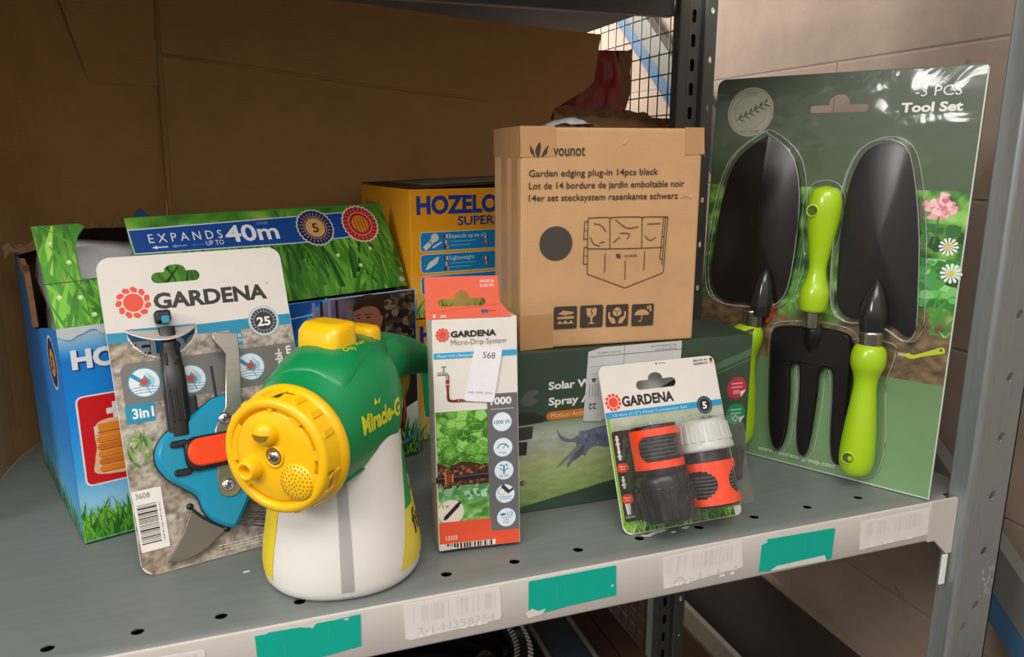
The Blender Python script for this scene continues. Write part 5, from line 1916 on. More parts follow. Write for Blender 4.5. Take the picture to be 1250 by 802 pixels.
for k, (cu, cv) in enumerate(((0.0612, 0.1178), (0.0616, 0.0937), (0.0622, 0.0718), (0.0629, 0.0492), (0.0637, 0.0262))):
    P.disc(cu, cv, 0.0094, '2f93c4')
    P.disc(cu, cv, 0.0088, 'eaf0f2')
    if k == 0:
        P.text('1000 l/h', cu, cv - .0018, 0.0036, 0.0150, '1b7cb0', 0.02, align='c')
    elif k == 1:
        P.ring(cu, cv - .002, 0.0046, 0.0058, '2f93c4', 20, 0.2, PI - .2)
        P.line([(cu, cv - .001), (cu + .003, cv + .003)], 0.0009, '2f93c4')
        P.text('4 bar', cu, cv - .0060, 0.0022, 0.0070, '2f7fae', 0.01, align='c')
    elif k == 2:
        for j in range(3):
            P.disc(cu - .0026 + .0026 * j, cv + .005 - .001 * (j % 2), 0.0011, '2f93c4', 8)
        P.line([(cu - .004, cv + .002), (cu, cv - .001), (cu + .004, cv + .002)], 0.0010, '2f93c4')
        P.line([(cu, cv + .003), (cu, cv - .003)], 0.0016, '2f93c4')
        P.text('FILTER', cu, cv - .0064, 0.0023, 0.0082, '3a86b0', 0.01, align='c')
    elif k == 3:
        P.line([(cu - .002, cv + .0072), (cu + .0030, cv + .0020)], 0.0036, '3a3a3e')
        P.line([(cu + .003, cv + .0012), (cu + .0070, cv + .0040)], 0.0022, '3a3a3e')
        P.disc(cu - .0034, cv + .0022, 0.0032, '6d6b6b')
        P.disc(cu - .0034, cv + .0022, 0.0028, 'f2f2f2')
        P.line([(cu - .006, cv - .0030), (cu + .006, cv - .0030)], 0.0007, '6aa8c8')
        P.line([(cu - .005, cv - .0048), (cu + .005, cv - .0048)], 0.0007, '6aa8c8')
    else:
        P.poly(circle(cu - .0032, cv + .0030, 0.0028, 12, 0.0014), '2f93c4')
        P.text('1/2', cu + .0005, cv + .0012, 0.0040, 0.0058, '2f93c4', 0.02)
        P.line([(cu - .005, cv - .0002), (cu + .005, cv - .0002)], 0.0006, '2f93c4')
        P.text('QUICK', cu, cv - .0032, 0.0018, 0.0058, '2f7fae', 0.01, align='c')
        P.text('& EASY', cu, cv - .0058, 0.0018, 0.0064, '2f7fae', 0.01, align='c')
# logo block and tap picture
flower_logo(P, 0.0091, 0.2004, 0.0062, 'ea5236')
P.text('GARDENA', 0.0164, 0.1981, 0.0056, 0.0408, '2c2725', 0.04)
P.text('Micro-Drip-System', 0.0165, 0.1909, 0.0046, 0.0495, '6f6a66', -0.008)
P.rect(0.0008, 0.1792, DW - .0008, 0.1842, '35a8d8')
P.text('Master Unit | Basisgerät | Appareil', 0.0040, 0.1803, 0.0024, 0.046, 'd5eef8', 0.0)
P.line([(0.0075, 0.1718), (0.0112, 0.1718)], 0.0010, '8a8480')
P.line([(0.0092, 0.1716), (0.0092, 0.1668)], 0.0012, '8a8480')
P.line(smooth_curve([(0.0042, 0.1655), (0.0095, 0.1655), (0.0122, 0.1640), (0.0126, 0.1600)], 4, False), 0.0026, '9a9590')
P.line(smooth_curve([(0.0042, 0.1655), (0.0095, 0.1655), (0.0120, 0.1640), (0.0124, 0.1605)], 4, False), 0.0012, 'd6d2cd')
P.rect(0.0108, 0.1526, 0.0140, 0.1600, '9b3428')
P.rect(0.0108, 0.1550, 0.0140, 0.1562, 'e0a08c')
P.line(smooth_curve([(0.0124, 0.1526), (0.0126, 0.1440), (0.0134, 0.1412), (0.0172, 0.1402), (0.0205, 0.1403)], 5, False), 0.0022, '9b4a3c')
P.rect(0.0198, 0.1388, 0.0244, 0.1418, '9b3428')
P.rect(0.0215, 0.1390, 0.0222, 0.1416, 'e0a08c')
P.line([(0.0244, 0.1402), (0.0330, 0.1398), (0.0460, 0.1405)], 0.0024, '6a5a55')
# shaded left side stays plain white; worn lower corner
P2 = Panel(mb, lambda u, v, off: (-off, u, v))
P2.poly([(0.0, 0.0), (DD, 0.0), (DD, 0.05), (0.012, 0.062), (0.0, 0.05)], 'c9b598')
P.poly([(0.0008, 0.0), (0.020, 0.0008), (0.0, 0.006)], 'd9d3c9')
mb.build('carton', dr)
mb = MB()
tabo = [(-0.0050, 0.2146), (0.0715, 0.2140), (0.0700, 0.2175), (0.0625, 0.2270), (0.0608, 0.2290), (0.0596, 0.2512), (-0.0052, 0.2518)]
mb.prism(tabo, -0.0004, 0.0008, 'print', [euro_slot(0.0063, 0.0483, 0.2252, 0.2322, 0.2392, 0.0125)], col=lin('ef6d52'))
P = Panel(mb, y=-0.0004)
P.text('MADE IN', 0.0437, 0.2454, 0.0026, 0.0125, 'f4dcd4', 0.01)
P.text('EUROPE', 0.0437, 0.2416, 0.0026, 0.0125, 'f4dcd4', 0.01)
P.text('1 x', 0.0016, 0.2160, 0.0030, 0.0120, 'f4e4de', 0.03)
P.line([(0.0, 0.2205), (0.0620, 0.2262)], 0.0004, 'c9523a')
P.rect(0.0440, 0.2185, 0.0505, 0.2215, '5a5f8a')
P.rect(0.0510, 0.2198, 0.0575, 0.2204, '8a4a4a')
o = mb.build('hang_tab', dr)
o['label'] = 'orange hang tab with a slot'
mb = MB()
lab = [(0.0372, 0.1873), (0.0384, 0.1886), (0.0612, 0.1860), (0.0624, 0.1843), (0.0541, 0.1385), (0.0525, 0.1368), (0.0282, 0.1398), (0.0266, 0.1415)]
mb.prism(lab, -0.0018, -0.0015, 'print_matte', col=lin('eeebee'))
P = Panel(mb, m='print_matte', y=0)
P.off = 0.0019
P.text('568', 0.0444, 0.1781, 0.0056, 0.0112, '55525c', 0.0, rot=-0.12)
P.text('568_MGR_3MG', 0.0300, 0.1470, 0.0018, 0.0225, '77747c', 0.0, rot=-0.12)
o = mb.build('price_label', dr)
o['label'] = 'white sticker numbered 568'

# ------------------------------------------------------------------ dark green solar sprayer carton
GM = frame(0.2370, 0.1188, 0.0003, -0.0114, 0.0)
gb = empty('solar_sprayer_box', GM, 'wide dark green carton picturing a running dog, under the brown parcel', 'box')
GU = 0.0088   # shift of the measured print coordinates
GW, GHH, GD = 0.2735, 0.1692, 0.082
mb = MB()
mb.box(0, GW, 0, GD, 0, GHH, 'print', 0.0010, 2, col=lin('37493b'))
P = Panel(mb, lambda u, v, off: (u + GU, -off, v))
P.rect(-0.0080, 0.001, 0.2640, 0.168, '3a4d3e')
P.poly([(0.1500, 0.001), (0.264, 0.001), (0.264, 0.048), (0.2530, 0.0472), (0.21, 0.040), (0.15, 0.018)], '27342a')
P.poly([(0.10, 0.102), (0.2640, 0.1535), (0.2640, 0.1455), (0.10, 0.094)], '4f6f52')
P.poly([(0.10, 0.0915), (0.2640, 0.1425), (0.2640, 0.1408), (0.10, 0.0895)], '4f6f52')
P.poly([(0.18, 0.030), (0.2640, 0.0490), (0.2640, 0.0478), (0.18, 0.0288)], '41603f')
def lawn(a, b):
    n = vnoise(a, b, 14, 51, 3, 30)
    base = ramp(b + .12 * (n - .5), [(0, '7a9858'), (.25, '96ab68'), (.5, 'a7b37c'), (.72, 'a5ae98'), (.86, 'b0baae'), (1, '7d9276')])
    return base * (0.8 + .4 * n[..., None])
P.photo(-0.0080, 0.0065, 0.1500, 0.0965, 120, 160, lawn, lambda u, v: v > 0.006 + max(0, (u + .008)) * 0.155)
P.poly([(-0.0080, 0.0965), (0.15, 0.0965), (0.15, 0.1075), (0.03, 0.0965)], '46663f')
P.text('Solar Water', 0.0281, 0.1295, 0.0083, 0.0690, 'e9ebe6', 0.03)
P.text('Spray Animal', 0.0283, 0.1130, 0.0083, 0.0760, 'e9ebe6', 0.03)
P.poly(rrect(0.0262, 0.0972, 0.086, 0.1062, 0.0044), 'c9762c')
P.text('Motion Activated', 0.0310, 0.0995, 0.0048, 0.050, 'f0c898', 0.0)
# running dog, dark blue-grey
dog = smooth_curve([(0.0375, 0.0885), (0.0420, 0.0800), (0.0520, 0.0745), (0.0600, 0.0770), (0.0720, 0.0820), (0.0900, 0.0850), (0.1060, 0.0860), (0.1140, 0.0920), (0.1200, 0.0900), (0.1230, 0.0830), (0.1180, 0.0770), (0.1100, 0.0720), (0.1030, 0.0650), (0.0940, 0.0610), (0.0820, 0.0635), (0.0740, 0.0610), (0.0700, 0.0540), (0.0640, 0.0560), (0.0560, 0.0500), (0.0515, 0.0440), (0.0490, 0.0455), (0.0540, 0.0560), (0.0590, 0.0640), (0.0580, 0.0700), (0.0470, 0.0720), (0.0400, 0.0780)], 4)
P.poly(dog, '6b7388')
P.poly(smooth_curve([(0.0600, 0.0665), (0.0640, 0.0700), (0.0690, 0.0640), (0.0660, 0.0560), (0.0560, 0.0500), (0.0580, 0.0560)], 4), '565d6d')
P.poly(smooth_curve([(0.0600, 0.0660), (0.0640, 0.0640), (0.0500, 0.0525), (0.0420, 0.0470), (0.0400, 0.0450), (0.0390, 0.0470), (0.0470, 0.0545)], 4), '857d78')
P.blobs((0.062, 0.066, 0.110, 0.082), 60, 0.001, 0.003, ['737d94', '5f677a', '7d8aa6', '666d7c'], 20)
# the sprayer head at the edge of the picture
P.poly(smooth_curve([(-0.002, 0.120), (0.004, 0.1290), (0.013, 0.1310), (0.018, 0.1270), (0.0110, 0.1235), (0.0170, 0.1195), (0.012, 0.1155), (0.003, 0.1150)], 4), '5b6058')
P.poly([(-0.004, 0.1080), (0.0120, 0.1075), (0.0250, 0.1015), (0.0240, 0.0960), (0.0060, 0.0950), (-0.004, 0.0950)], '30332f')
P.poly([(-0.004, 0.0930), (0.0120, 0.0930), (0.0110, 0.0800), (-0.004, 0.0790)], '3b3f3a')
P.poly([(-0.004, 0.0780), (0.0060, 0.0770), (0.0050, 0.0630), (-0.004, 0.0630)], '2d302d')
P.disc(0.0010, 0.0330, 0.0032, '55524c', 12)
P.disc(0.0035, 0.0330, 0.0022, '8a867c', 12)
for (cu, cv, c) in ((0.2485, 0.1100, 'c2304a'), (0.2490, 0.0800, '1f8a58')):
    P.disc(cu, cv, 0.0122, c)
    P.poly([(cu + .0060, cv - .0110), (cu + .0118, cv - .0030), (cu + .0045, cv - .0045)], 'e6dedc')
    for j in range(2):
        P.rect(cu - .007, cv + .0042 - .0042 * j, cu + .007, cv + .0058 - .0042 * j, hexmix(c, 'ffffff', .55))
    if c == 'c2304a':
        P.rect(cu - .0045, cv - .0070, cu + .0035, cv - .0025, 'e08a98')
    else:
        P.line([(cu - .004, cv - .0050), (cu, cv - .0015), (cu + .004, cv - .0050), (cu, cv - .0085)], 0.0010, 'd0e8dc', True)
mb.build('carton', gb)
mb = MB()
mb.prism([(0.0701 + GU, 0.1655), (0.0860 + GU, 0.1690), (0.1765 + GU, 0.1690), (0.1760 + GU, 0.1300), (0.0850 + GU, 0.0905), (0.0660 + GU, 0.0925)], -0.0012, -0.0009, 'print_matte', col=lin('c9cac8'))
P = Panel(mb, lambda u, v, off: (u + GU, -off, v), m='print_matte')
P.off = 0.0013
P.line([(0.0710, 0.1600), (0.1765, 0.1600)], 0.0006, '5a5a5a')
P.line([(0.0715, 0.1495), (0.11, 0.1495)], 0.0004, '8a8a8a')
P.line([(0.0720, 0.1420), (0.11, 0.1420)], 0.0004, '8a8a8a')
P.line([(0.1100, 0.1690), (0.1100, 0.1495)], 0.0005, '6a6a6a')
P.text('Per Commercial Use', 0.1700, 0.1665, 0.0028, 0.030, '66666a', 0.0, rot=PI)
P.text('items if found', 0.1700, 0.1625, 0.0024, 0.024, '66666a', 0.0, rot=PI)
P.text('Contains batteries', 0.1060, 0.1640, 0.0022, 0.026, '7a7a7e', 0.0, rot=PI)
P.poly([(0.0745, 0.1375), (0.0790, 0.1375), (0.0790, 0.1345), (0.0768, 0.1325), (0.0745, 0.1345)], '5a5a5e')
P.text('22', 0.0800, 0.1105, 0.0062, 0.0085, '3a3a3e', 0.02, rot=PI)
for j in range(4):
    P.line([(0.0725 + .003 * j, 0.1180), (0.0725 + .003 * j, 0.1310)], 0.0008, '8f8f93')
o = mb.build('paper_label', gb)
mb = MB()
mb.add([(GW + .0008, 0.004, GHH + .0002), (GW - .012, 0.002, GHH + .0026), (GW - .006, 0.001, GHH + .0052), (GW + .001, 0.0, GHH + .0062), (GW + .001, 0.003, GHH - .001), (GW - .018, 0.0015, GHH + .0004)], [(0, 1, 2, 3), (0, 3, 4), (1, 5, 2)], 'torn')
mb.build('scuffed_corner', gb)

# ------------------------------------------------------------------ brown parcel
PM = frame(0.2481, 0.1298, 0.1703, -0.0864, 0.0)
pc = empty('parcel', PM, 'brown cardboard parcel printed with garden edging, on top of the dark green carton', 'cardboard box')
CW, CH, CD = 0.1862, 0.2136, 0.113
mb = MB()
mb.box(0, CW, 0, CD, 0, CH, 'carton', 0.0035, 3)
P = Panel(mb)
INK = '40362e'
P.off = 0.0009
lu, lv = 0.0172, 0.1912
P.poly(smooth_curve([(lu - .0008, lv - .0055), (lu - .0035, lv - .001), (lu - .0030, lv + .0035), (lu + .0005, lv + .0085), (lu + .0018, lv + .0050), (lu + .0010, lv - .001)], 4), INK)
P.poly([(lu - .0090, lv + .0065), (lu - .0082, lv - .0010), (lu - .0035, lv - .0052), (lu - .0055, lv + .0015)], INK)
P.poly([(lu + .0092, lv + .0065), (lu + .0078, lv - .0020), (lu + .0020, lv - .0055), (lu + .0045, lv + .0005)], INK)
P.text('vounot', 0.0312, 0.1876, 0.0105, 0.0318, INK, 0.008)
P.text('Garden edging plug-in 14pcs black', 0.0076, 0.1682, 0.0062, 0.1315, INK, 0.008, rot=0.010)
P.text('Lot de 14 bordure de jardin emboîtable noir', 0.0076, 0.1567, 0.0062, 0.1600, INK, 0.008, rot=0.006)
P.text('14er set stecksystem rasenkante schwarz', 0.0076, 0.1453, 0.0062, 0.1540, INK, 0.008, rot=0.004)
P.disc(0.0350, 0.1046, 0.0166, '4a423c', 40)
# line drawing of the edging
lw = 0.00075
P.line(smooth_curve([(0.0674, 0.1283), (0.0875, 0.1288), (0.0900, 0.1265), (0.0925, 0.1286), (0.1215, 0.1285), (0.1240, 0.1262), (0.1262, 0.1284), (0.1515, 0.1280)], 3, False), lw, INK)
P.line([(0.0674, 0.1283), (0.0674, 0.0985), (0.0905, 0.0978), (0.1242, 0.0974), (0.1470, 0.0978)], lw, INK)
P.line([(0.0900, 0.1265), (0.0908, 0.0978)], lw, INK)
P.line([(0.1240, 0.1262), (0.1246, 0.0974)], lw, INK)
P.line([(0.0676, 0.0985), (0.0678, 0.0735), (0.1080, 0.0580), (0.1480, 0.0715), (0.1495, 0.0740)], lw, INK)
P.line([(0.1470, 0.1276), (0.1450, 0.0860)], lw, INK)
P.line([(0.1492, 0.1276), (0.1474, 0.0800)], lw, INK)
P.line([(0.1515, 0.1280), (0.1494, 0.0740)], lw, INK)
P.line([(0.1450, 0.0860), (0.1474, 0.0858)], lw, INK)
P.line([(0.1458, 0.1085), (0.1484, 0.1085)], lw, INK)
for (v0, v1) in ((0.1080, 0.1250), (0.0835, 0.1000)):
    P.line([(0.0674, v1), (0.0640, v1), (0.0634, v0), (0.0674, v0)], lw, INK)
    P.line([(0.0637, (v0 + v1) / 2), (0.0674, (v0 + v1) / 2)], lw * .7, INK)
for q in ([(0.0735, 0.123), (0.081, 0.121), (0.086, 0.115)], [(0.070, 0.110), (0.074, 0.103), (0.080, 0.101)], [(0.080, 0.104), (0.085, 0.105)], [(0.096, 0.126), (0.108, 0.118), (0.120, 0.119)], [(0.101, 0.113), (0.111, 0.112), (0.1085, 0.107)], [(0.094, 0.104), (0.101, 0.109)], [(0.130, 0.1215), (0.144, 0.1215)], [(0.1275, 0.110), (0.133, 0.105), (0.139, 0.108)]):
    P.line(smooth_curve(q, 4, False), lw, INK)
P.line([(0.0860, 0.0935), (0.0858, 0.0745)], lw, INK)
P.line([(0.1280, 0.0945), (0.1278, 0.0755)], lw, INK)
P.line([(0.1075, 0.0855), (0.1078, 0.0665)], lw, INK)
P.poly([(0.0975, 0.0925), (0.0985, 0.0885), (0.1000, 0.0880), (0.0998, 0.0920)], INK)
P.poly([(0.1002, 0.0928), (0.1015, 0.0935), (0.1016, 0.0882), (0.1005, 0.0880)], INK)
P.poly([(0.1035, 0.0925), (0.1025, 0.0885), (0.1018, 0.0880)], INK)
P.text('vounot', 0.1060, 0.0890, 0.0034, 0.0140, INK, 0.0)
# four handling marks
ic = [(0.0338, 0.0193), (0.0612, 0.0193), (0.0886, 0.0188), (0.1164, 0.0180)]
BOXC = 'c39a6c'
for k, (u, v) in enumerate(ic):
    P.poly(rrect(u, v, u + 0.0240, v + 0.0226, 0.0016, 4), '453a31')
    c, d_ = u + 0.0120, v + 0.0113
    if k == 0:
        P.poly([(u + .004, v + .015), (u + .010, v + .0185), (u + .0205, v + .0165), (u + .0205, v + .0150), (u + .012, v + .0135)], BOXC)
        P.poly([(u + .003, v + .012), (u + .012, v + .0125), (u + .021, v + .0125), (u + .021, v + .0100), (u + .012, v + .0098), (u + .004, v + .0100)], BOXC)
        P.poly([(u + .0035, v + .005), (u + .006, v + .0085), (u + .009, v + .0055), (u + .012, v + .0088), (u + .015, v + .0055), (u + .018, v + .0085), (u + .0205, v + .005)], BOXC)
    elif k == 1:
        P.poly([(c - .0055, v + .0195), (c + .0055, v + .0195), (c + .0050, v + .0125), (c + .0010, v + .0095), (c + .0010, v + .0050), (c + .0045, v + .0035), (c - .0045, v + .0035), (c - .0010, v + .0050), (c - .0010, v + .0095), (c - .0050, v + .0125)], BOXC)
        P.line([(c + .001, v + .0195), (c - .0008, v + .0160), (c + .001, v + .0145), (c, v + .0118)], 0.0009, '453a31')
    elif k == 2:
        P.poly([(c, v + .0200), (c + .0045, v + .0172), (c + .0045, v + .0122), (c, v + .0100), (c - .0045, v + .0122), (c - .0045, v + .0172)], BOXC)
        P.line([(c, v + .0100), (c, v + .0150), (c + .0045, v + .0172)], 0.0007, '453a31')
        P.line([(c, v + .0150), (c - .0045, v + .0172)], 0.0007, '453a31')
        for s in (-1, 1):
            P.poly([(c + s * .0010, v + .0030), (c + s * .0055, v + .0030), (c + s * .0095, v + .0090), (c + s * .0095, v + .0150), (c + s * .0078, v + .0150), (c + s * .0072, v + .0100), (c + s * .0030, v + .0085)], BOXC)
    else:
        P.poly([(c - .0085, v + .0110)] + [(c - .001 + .0080 * math.cos(a), v + .0110 + .0060 * math.sin(a)) for a in [PI - PI * j / 10 for j in range(11)]], BOXC)
        P.line([(c - .001, v + .0110), (c - .001, v + .0055), (c - .0025, v + .0040), (c - .0040, v + .0055)], 0.0009, BOXC)
        for (du, dv) in ((.0065, .0185), (.0095, .0160), (.0090, .0195)):
            P.poly(circle(c + du - .001, v + dv, 0.0012, 8, 0.0018), BOXC)
# scuff marks
P.line([(0.1640, 0.1462), (0.1705, 0.1480), (0.1760, 0.1455)], 0.0005, 'a37f55')
P.poly([(0.1005, 0.1988), (0.1030, 0.2010), (0.1065, 0.2030), (0.1030, 0.1985)], 'dcc09a')
mb.build('carton', pc)
mb = MB()
for (u0, u1, v0, v1) in ((-0.0012, 0.0335, 0.186, 0.2145), (0.1660, CW + .0012, 0.188, 0.2145), (-0.0012, 0.0330, -0.0006, 0.0345)):
    mb.prism([(u0 + .001, v0), (u1 + .0008, v0 + .001), (u1 - .001, v1), (u0, v1)], -0.0006, -0.0002, 'tape')
    x = -0.0006 if u0 < 0 else CW + .0002
    mb.box(x, x + .0004, -0.0004, CD, v0, v1, 'tape')
mb.box(0.0, CW, 0.03, 0.085, CH + .0002, CH + .0006, 'tape')
mb.box(-0.0007, -0.0003, 0.012, 0.034, 0.004, CH - .004, 'tape')
mb.box(-0.0007, -0.0003, 0.055, 0.078, 0.004, CH - .004, 'tape')
mb.build('tape', pc)
mb = MB()
r = random.Random(31)
vs_, fs = [], []
for i in range(11):
    for j in range(5):
        t = i / 10
        vs_.append((0.035 + 0.055 * t, 0.028 + 0.010 * j, CH + 0.0012 + 0.0085 * math.sin(PI * t) * math.sin(PI * (j + .4) / 4.8) + r.uniform(0, .0022)))
for i in range(10):
    for j in range(4):
        a = i * 5 + j
        fs.append((a, a + 1, a + 6, a + 5))
mb.add(vs_, fs, 'bag', smooth=False)
mb.build('loose_tape', pc)

# ------------------------------------------------------------------ hose connector blister pack
CNM = frame(0.323, 0.0411, 0.0005, 0.0151, 0.4135)
cn = empty('connector_pack', CNM, 'white hang card with two black and orange hose connectors in a clear blister', 'hose connector pack')
KW, KH = 0.1352, 0.1655
mb = MB()
mb.prism(rrect(0, 0, KW, KH, (0.009, 0.006, 0.007, 0.008), 6), 0.0, 0.001, 'print', [euro_slot(0.0391, 0.0854, 0.1378, 0.1472, 0.1542, 0.0170)], col=lin('dfdad4'))
P = Panel(mb)
P.photo(0.0006, 0.009, KW - .0006, 0.1128, 50, 46, lambda a, b: ramp(vnoise(a, b, 6, 61, 3) * .5 + .5 * b, [(0, '33501a'), (.25, '56702c'), (.5, '8a9a70'), (.8, 'bcbfae'), (1, 'd2cfc8')]))
P.poly([(0.0006, 0.1128), (0.0040, 0.1128), (0.0030, 0.06), (0.0150, 0.0120), (0.0092, 0.0012), (0.004, 0.0025), (0.0006, 0.0090)], '7fae34')
P.grass((0.0090, 0.0008, KW - .0080, 0.0240), 330, 0.008, 0.022, 0.0024, GRASS + ['9fb84a', '2a4a16'], 22, base=(-0.012, 0.006), lean=.35)
P.grass((0.0008, 0.009, 0.010, 0.060), 60, 0.012, 0.030, 0.0024, ['7fae34', '9cc44a', '5d8f2a'], 23, base=(-0.01, 0.03), lean=.25)
P.rect(0.0004, 0.1128, KW - .0004, 0.1190, '2a94c6')
P.text('13 mm (1/2") Hose Connector Set', 0.0080, 0.1143, 0.0026, 0.085, 'c6e2f0', 0.0)
P.poly(rrect(0.0034, 0.0120, 0.0300, 0.1000, 0.003), '33302f')
flower_logo(P, 0.0109, 0.1286, 0.0090, 'e8482e')
P.text('GARDENA', 0.0205, 0.1233, 0.0106, 0.0590, '2b2725', 0.04)
P.text('MADE IN', 0.1102, 0.1605, 0.0024, 0.0165, '4a4644', 0.02)
P.text('GERMANY', 0.1092, 0.1570, 0.0024, 0.0185, '4a4644', 0.02)
for j, c in enumerate(('e0a828', 'c83a2a', '2a2624')):
    P.rect(0.1297, 0.1570 + .0020 * j, 0.1330, 0.1590 + .0020 * j, c)
P.poly(circle(0.0660, 0.1628, 0.0010, 8), '2b2725')
for j in range(4):
    P.rect(0.0690 + .0020 * j, 0.1620, 0.0700 + .0020 * j, 0.1636, '8a8682')
P.disc(0.1141, 0.1148, 0.0094, '2b6f96')
P.disc(0.1141, 0.1148, 0.0086, '26282a')
P.ring(0.1141, 0.1148, 0.0070, 0.0074, '8fb0c0')
P.text('5', 0.1116, 0.1112, 0.0072, 0.0050, 'f0f0ee', 0.03)
# nozzle pictures down the dark strip
for (vv) in (0.0955, 0.0835, 0.0560):
    P.rect(0.0072, vv - .012, 0.0098, vv, 'cfccca')
    P.rect(0.0064, vv - .0045, 0.0106, vv - .0032, 'cfccca')
    P.rect(0.0060, vv - .0090, 0.0110, vv - .0076, 'cfccca')
P.poly([(0.0060, 0.0300), (0.0120, 0.0300), (0.0108, 0.0190), (0.0070, 0.0190)], 'cfccca')
for v in (0.0640, 0.0338):
    P.poly(rrect(0.0040, v - .0045, 0.0160, v + .0045, 0.0040), 'e0452e')
    P.rect(0.0066, v + .0005, 0.0134, v + .0016, 'f0b8a8')
    P.rect(0.0076, v - .0020, 0.0124, v - .0009, 'f0b8a8')
P.text('13mm', 0.0050, 0.0155, 0.0026, 0.0100, 'dcdad8', 0.0)
mb.build('backing_card', cn)

def cyl_v(mb, cu, cy, prof, m, n=36, sx=1.0, sy=1.0, rot=0.0, T=None):
    """turned piece standing along the card (profile of radius, height v)"""
    B = Matrix.Translation((cu, cy, 0)) @ Matrix.Rotation(rot, 4, 'Y')
    mb.lathe(prof, m, B, n, True, sx=sx, sy=sy)

def window_band(mb, B, r_, segs, m, thick=0.0018, n=48):
    """curved shell pieces on a cylinder: each seg is (a0, a1, v0(a), v1(a)); a = 0 faces the viewer"""
    for (a0, a1, f0, f1) in segs:
        vs_, fs = [], []
        k_n = max(4, int(abs(a1 - a0) / 0.12))
        for k in range(k_n + 1):
            a = a0 + (a1 - a0) * k / k_n
            for rr in (r_, r_ + thick):
                for v in (f0(a), f1(a)):
                    vs_.append(B @ Vector((rr * math.sin(a), -rr * math.cos(a), v)))
        for k in range(k_n):
            b = 4 * k
            fs += [(b + 2, b + 6, b + 7, b + 3), (b, b + 1, b + 5, b + 4), (b, b + 4, b + 6, b + 2), (b + 1, b + 3, b + 7, b + 5)]
        fs += [(0, 2, 3, 1), (4 * k_n, 4 * k_n + 1, 4 * k_n + 3, 4 * k_n + 2)]
        mb.add(vs_, fs, m)

# left connector
R1 = 0.0230
B1 = Matrix.Translation((0.0372, -0.0268, 0.0)) @ Matrix.Rotation(-0.02, 4, 'Y')
mb = MB()
mb.lathe([(0.0195, 0.1010), (0.0220, 0.1006), (R1 - .001, 0.0985), (R1 - .0012, 0.0600), (0.0215, 0.0560), (0.0205, 0.0530)][::-1], 'black', B1, 44)
for k in range(7):
    v = 0.0705 + 0.0036 * k
    mb.lathe([(R1 - .0013, v - .0009), (R1 + .0006, v), (R1 - .0013, v + .0009)], 'grey_dark', B1, 44)
hc = mb.build('hose_connector', cn)
mb = MB()
hi = lambda a: 0.0965
def win_top(a):
    q = abs(a - 0.25) / 0.95
    return 0.0680 + 0.0235 * (max(0, 1 - q ** 4)) ** .5
def win_bot(a):
    q = abs(a - 0.25) / 0.95
    return 0.0915 - 0.0235 * (max(0, 1 - q ** 4)) ** .5
window_band(mb, B1, R1 - .0012, [(-PI, PI, lambda a: 0.0905, lambda a: 0.0975), (-PI, PI, lambda a: 0.0600, lambda a: 0.0668), (-2.2, -1.34, lambda a: 0.0660, lambda a: 0.0910), (1.4, 1.9, lambda a: 0.0660, lambda a: 0.0910)], 'orange', 0.0022)
# rounded inner corners of the window
for sgn, v in ((1, 0.0905), (-1, 0.0668)):
    for k in range(5):
        w = 0.0075 * (1 - math.sin(PI / 2 * (k + .5) / 5))
        window_band(mb, B1, R1 - .0012, [(-1.36, -1.36 + w / R1 + .03, lambda a, v=v, s=sgn, k=k: v - s * .0016 * (k + 1), lambda a, v=v, s=sgn, k=k: v - s * .0016 * k)], 'orange', 0.0022)
o = mb.build('orange_collar', hc)
mb = MB()
mb.lathe([(0.0145, 0.0085), (0.0205, 0.0095), (0.0232, 0.0150), (0.0256, 0.0400), (0.0262, 0.0470), (0.0256, 0.0515), (0.0235, 0.0545), (0.0190, 0.0550)], 'black', B1, 48)
for k in range(14):
    a = 2 * PI * k / 14
    T = B1 @ Matrix.Rotation(a, 4, 'Z') @ Matrix.Translation((0.0243, 0, 0.030)) @ Matrix.Rotation(0.12, 4, 'Y')
    mb.box(-0.0014, 0.0016, -0.0030, 0.0030, -0.0175, 0.0130, 'black', 0.0012, T=T)
mb.build('union_nut', hc)
# right connector
R2 = 0.0222
B2 = Matrix.Translation((0.0900, -0.0282, 0.0)) @ Matrix.Rotation(-0.02, 4, 'Y')
mb = MB()
mb.lathe([(0.0150, 0.0155), (R2, 0.0165), (R2, 0.0630), (0.0220, 0.0640), (0.0226, 0.0700), (0.0220, 0.0715)], 'black', B2, 44)
for k in range(6):
    v = 0.0280 + 0.0034 * k
    mb.lathe([(R2 - .0001, v - .0009), (R2 + .0014, v), (R2 - .0001, v + .0009)], 'grey_dark', B2, 44)
hc = mb.build('hose_connector', cn)
mb = MB()
def waist_hi(a):
    return 0.0540
window_band(mb, B2, R2 + .0002, [(-PI, PI, lambda a: 0.0515, lambda a: 0.0590), (-PI, PI, lambda a: 0.0185, lambda a: 0.0250)], 'orange', 0.0020)
for k in range(12):
    t = (k + .5) / 12
    v0, v1 = 0.0240 + 0.0290 * k / 12, 0.0240 + 0.0290 * (k + 1) / 12
    half = 0.24 + 0.62 * (abs(2 * t - 1)) ** 2.4
    for c in (-0.12, -0.12 + 2 * PI / 3, -0.12 - 2 * PI / 3):
        window_band(mb, B2, R2 + .0002, [(c - half, c + half, lambda a, v0=v0: v0, lambda a, v1=v1: v1 + .0002)], 'orange', 0.0020)
mb.build('orange_collar', hc)
mb = MB()
mb.lathe([(0.0200, 0.0690), (0.0272, 0.0700), (0.0276, 0.0725), (0.0268, 0.0760), (0.0258, 0.0780), (0.0240, 0.0970), (0.0222, 0.0995), (0.0120, 0.1000)], 'frost', B2, 48)
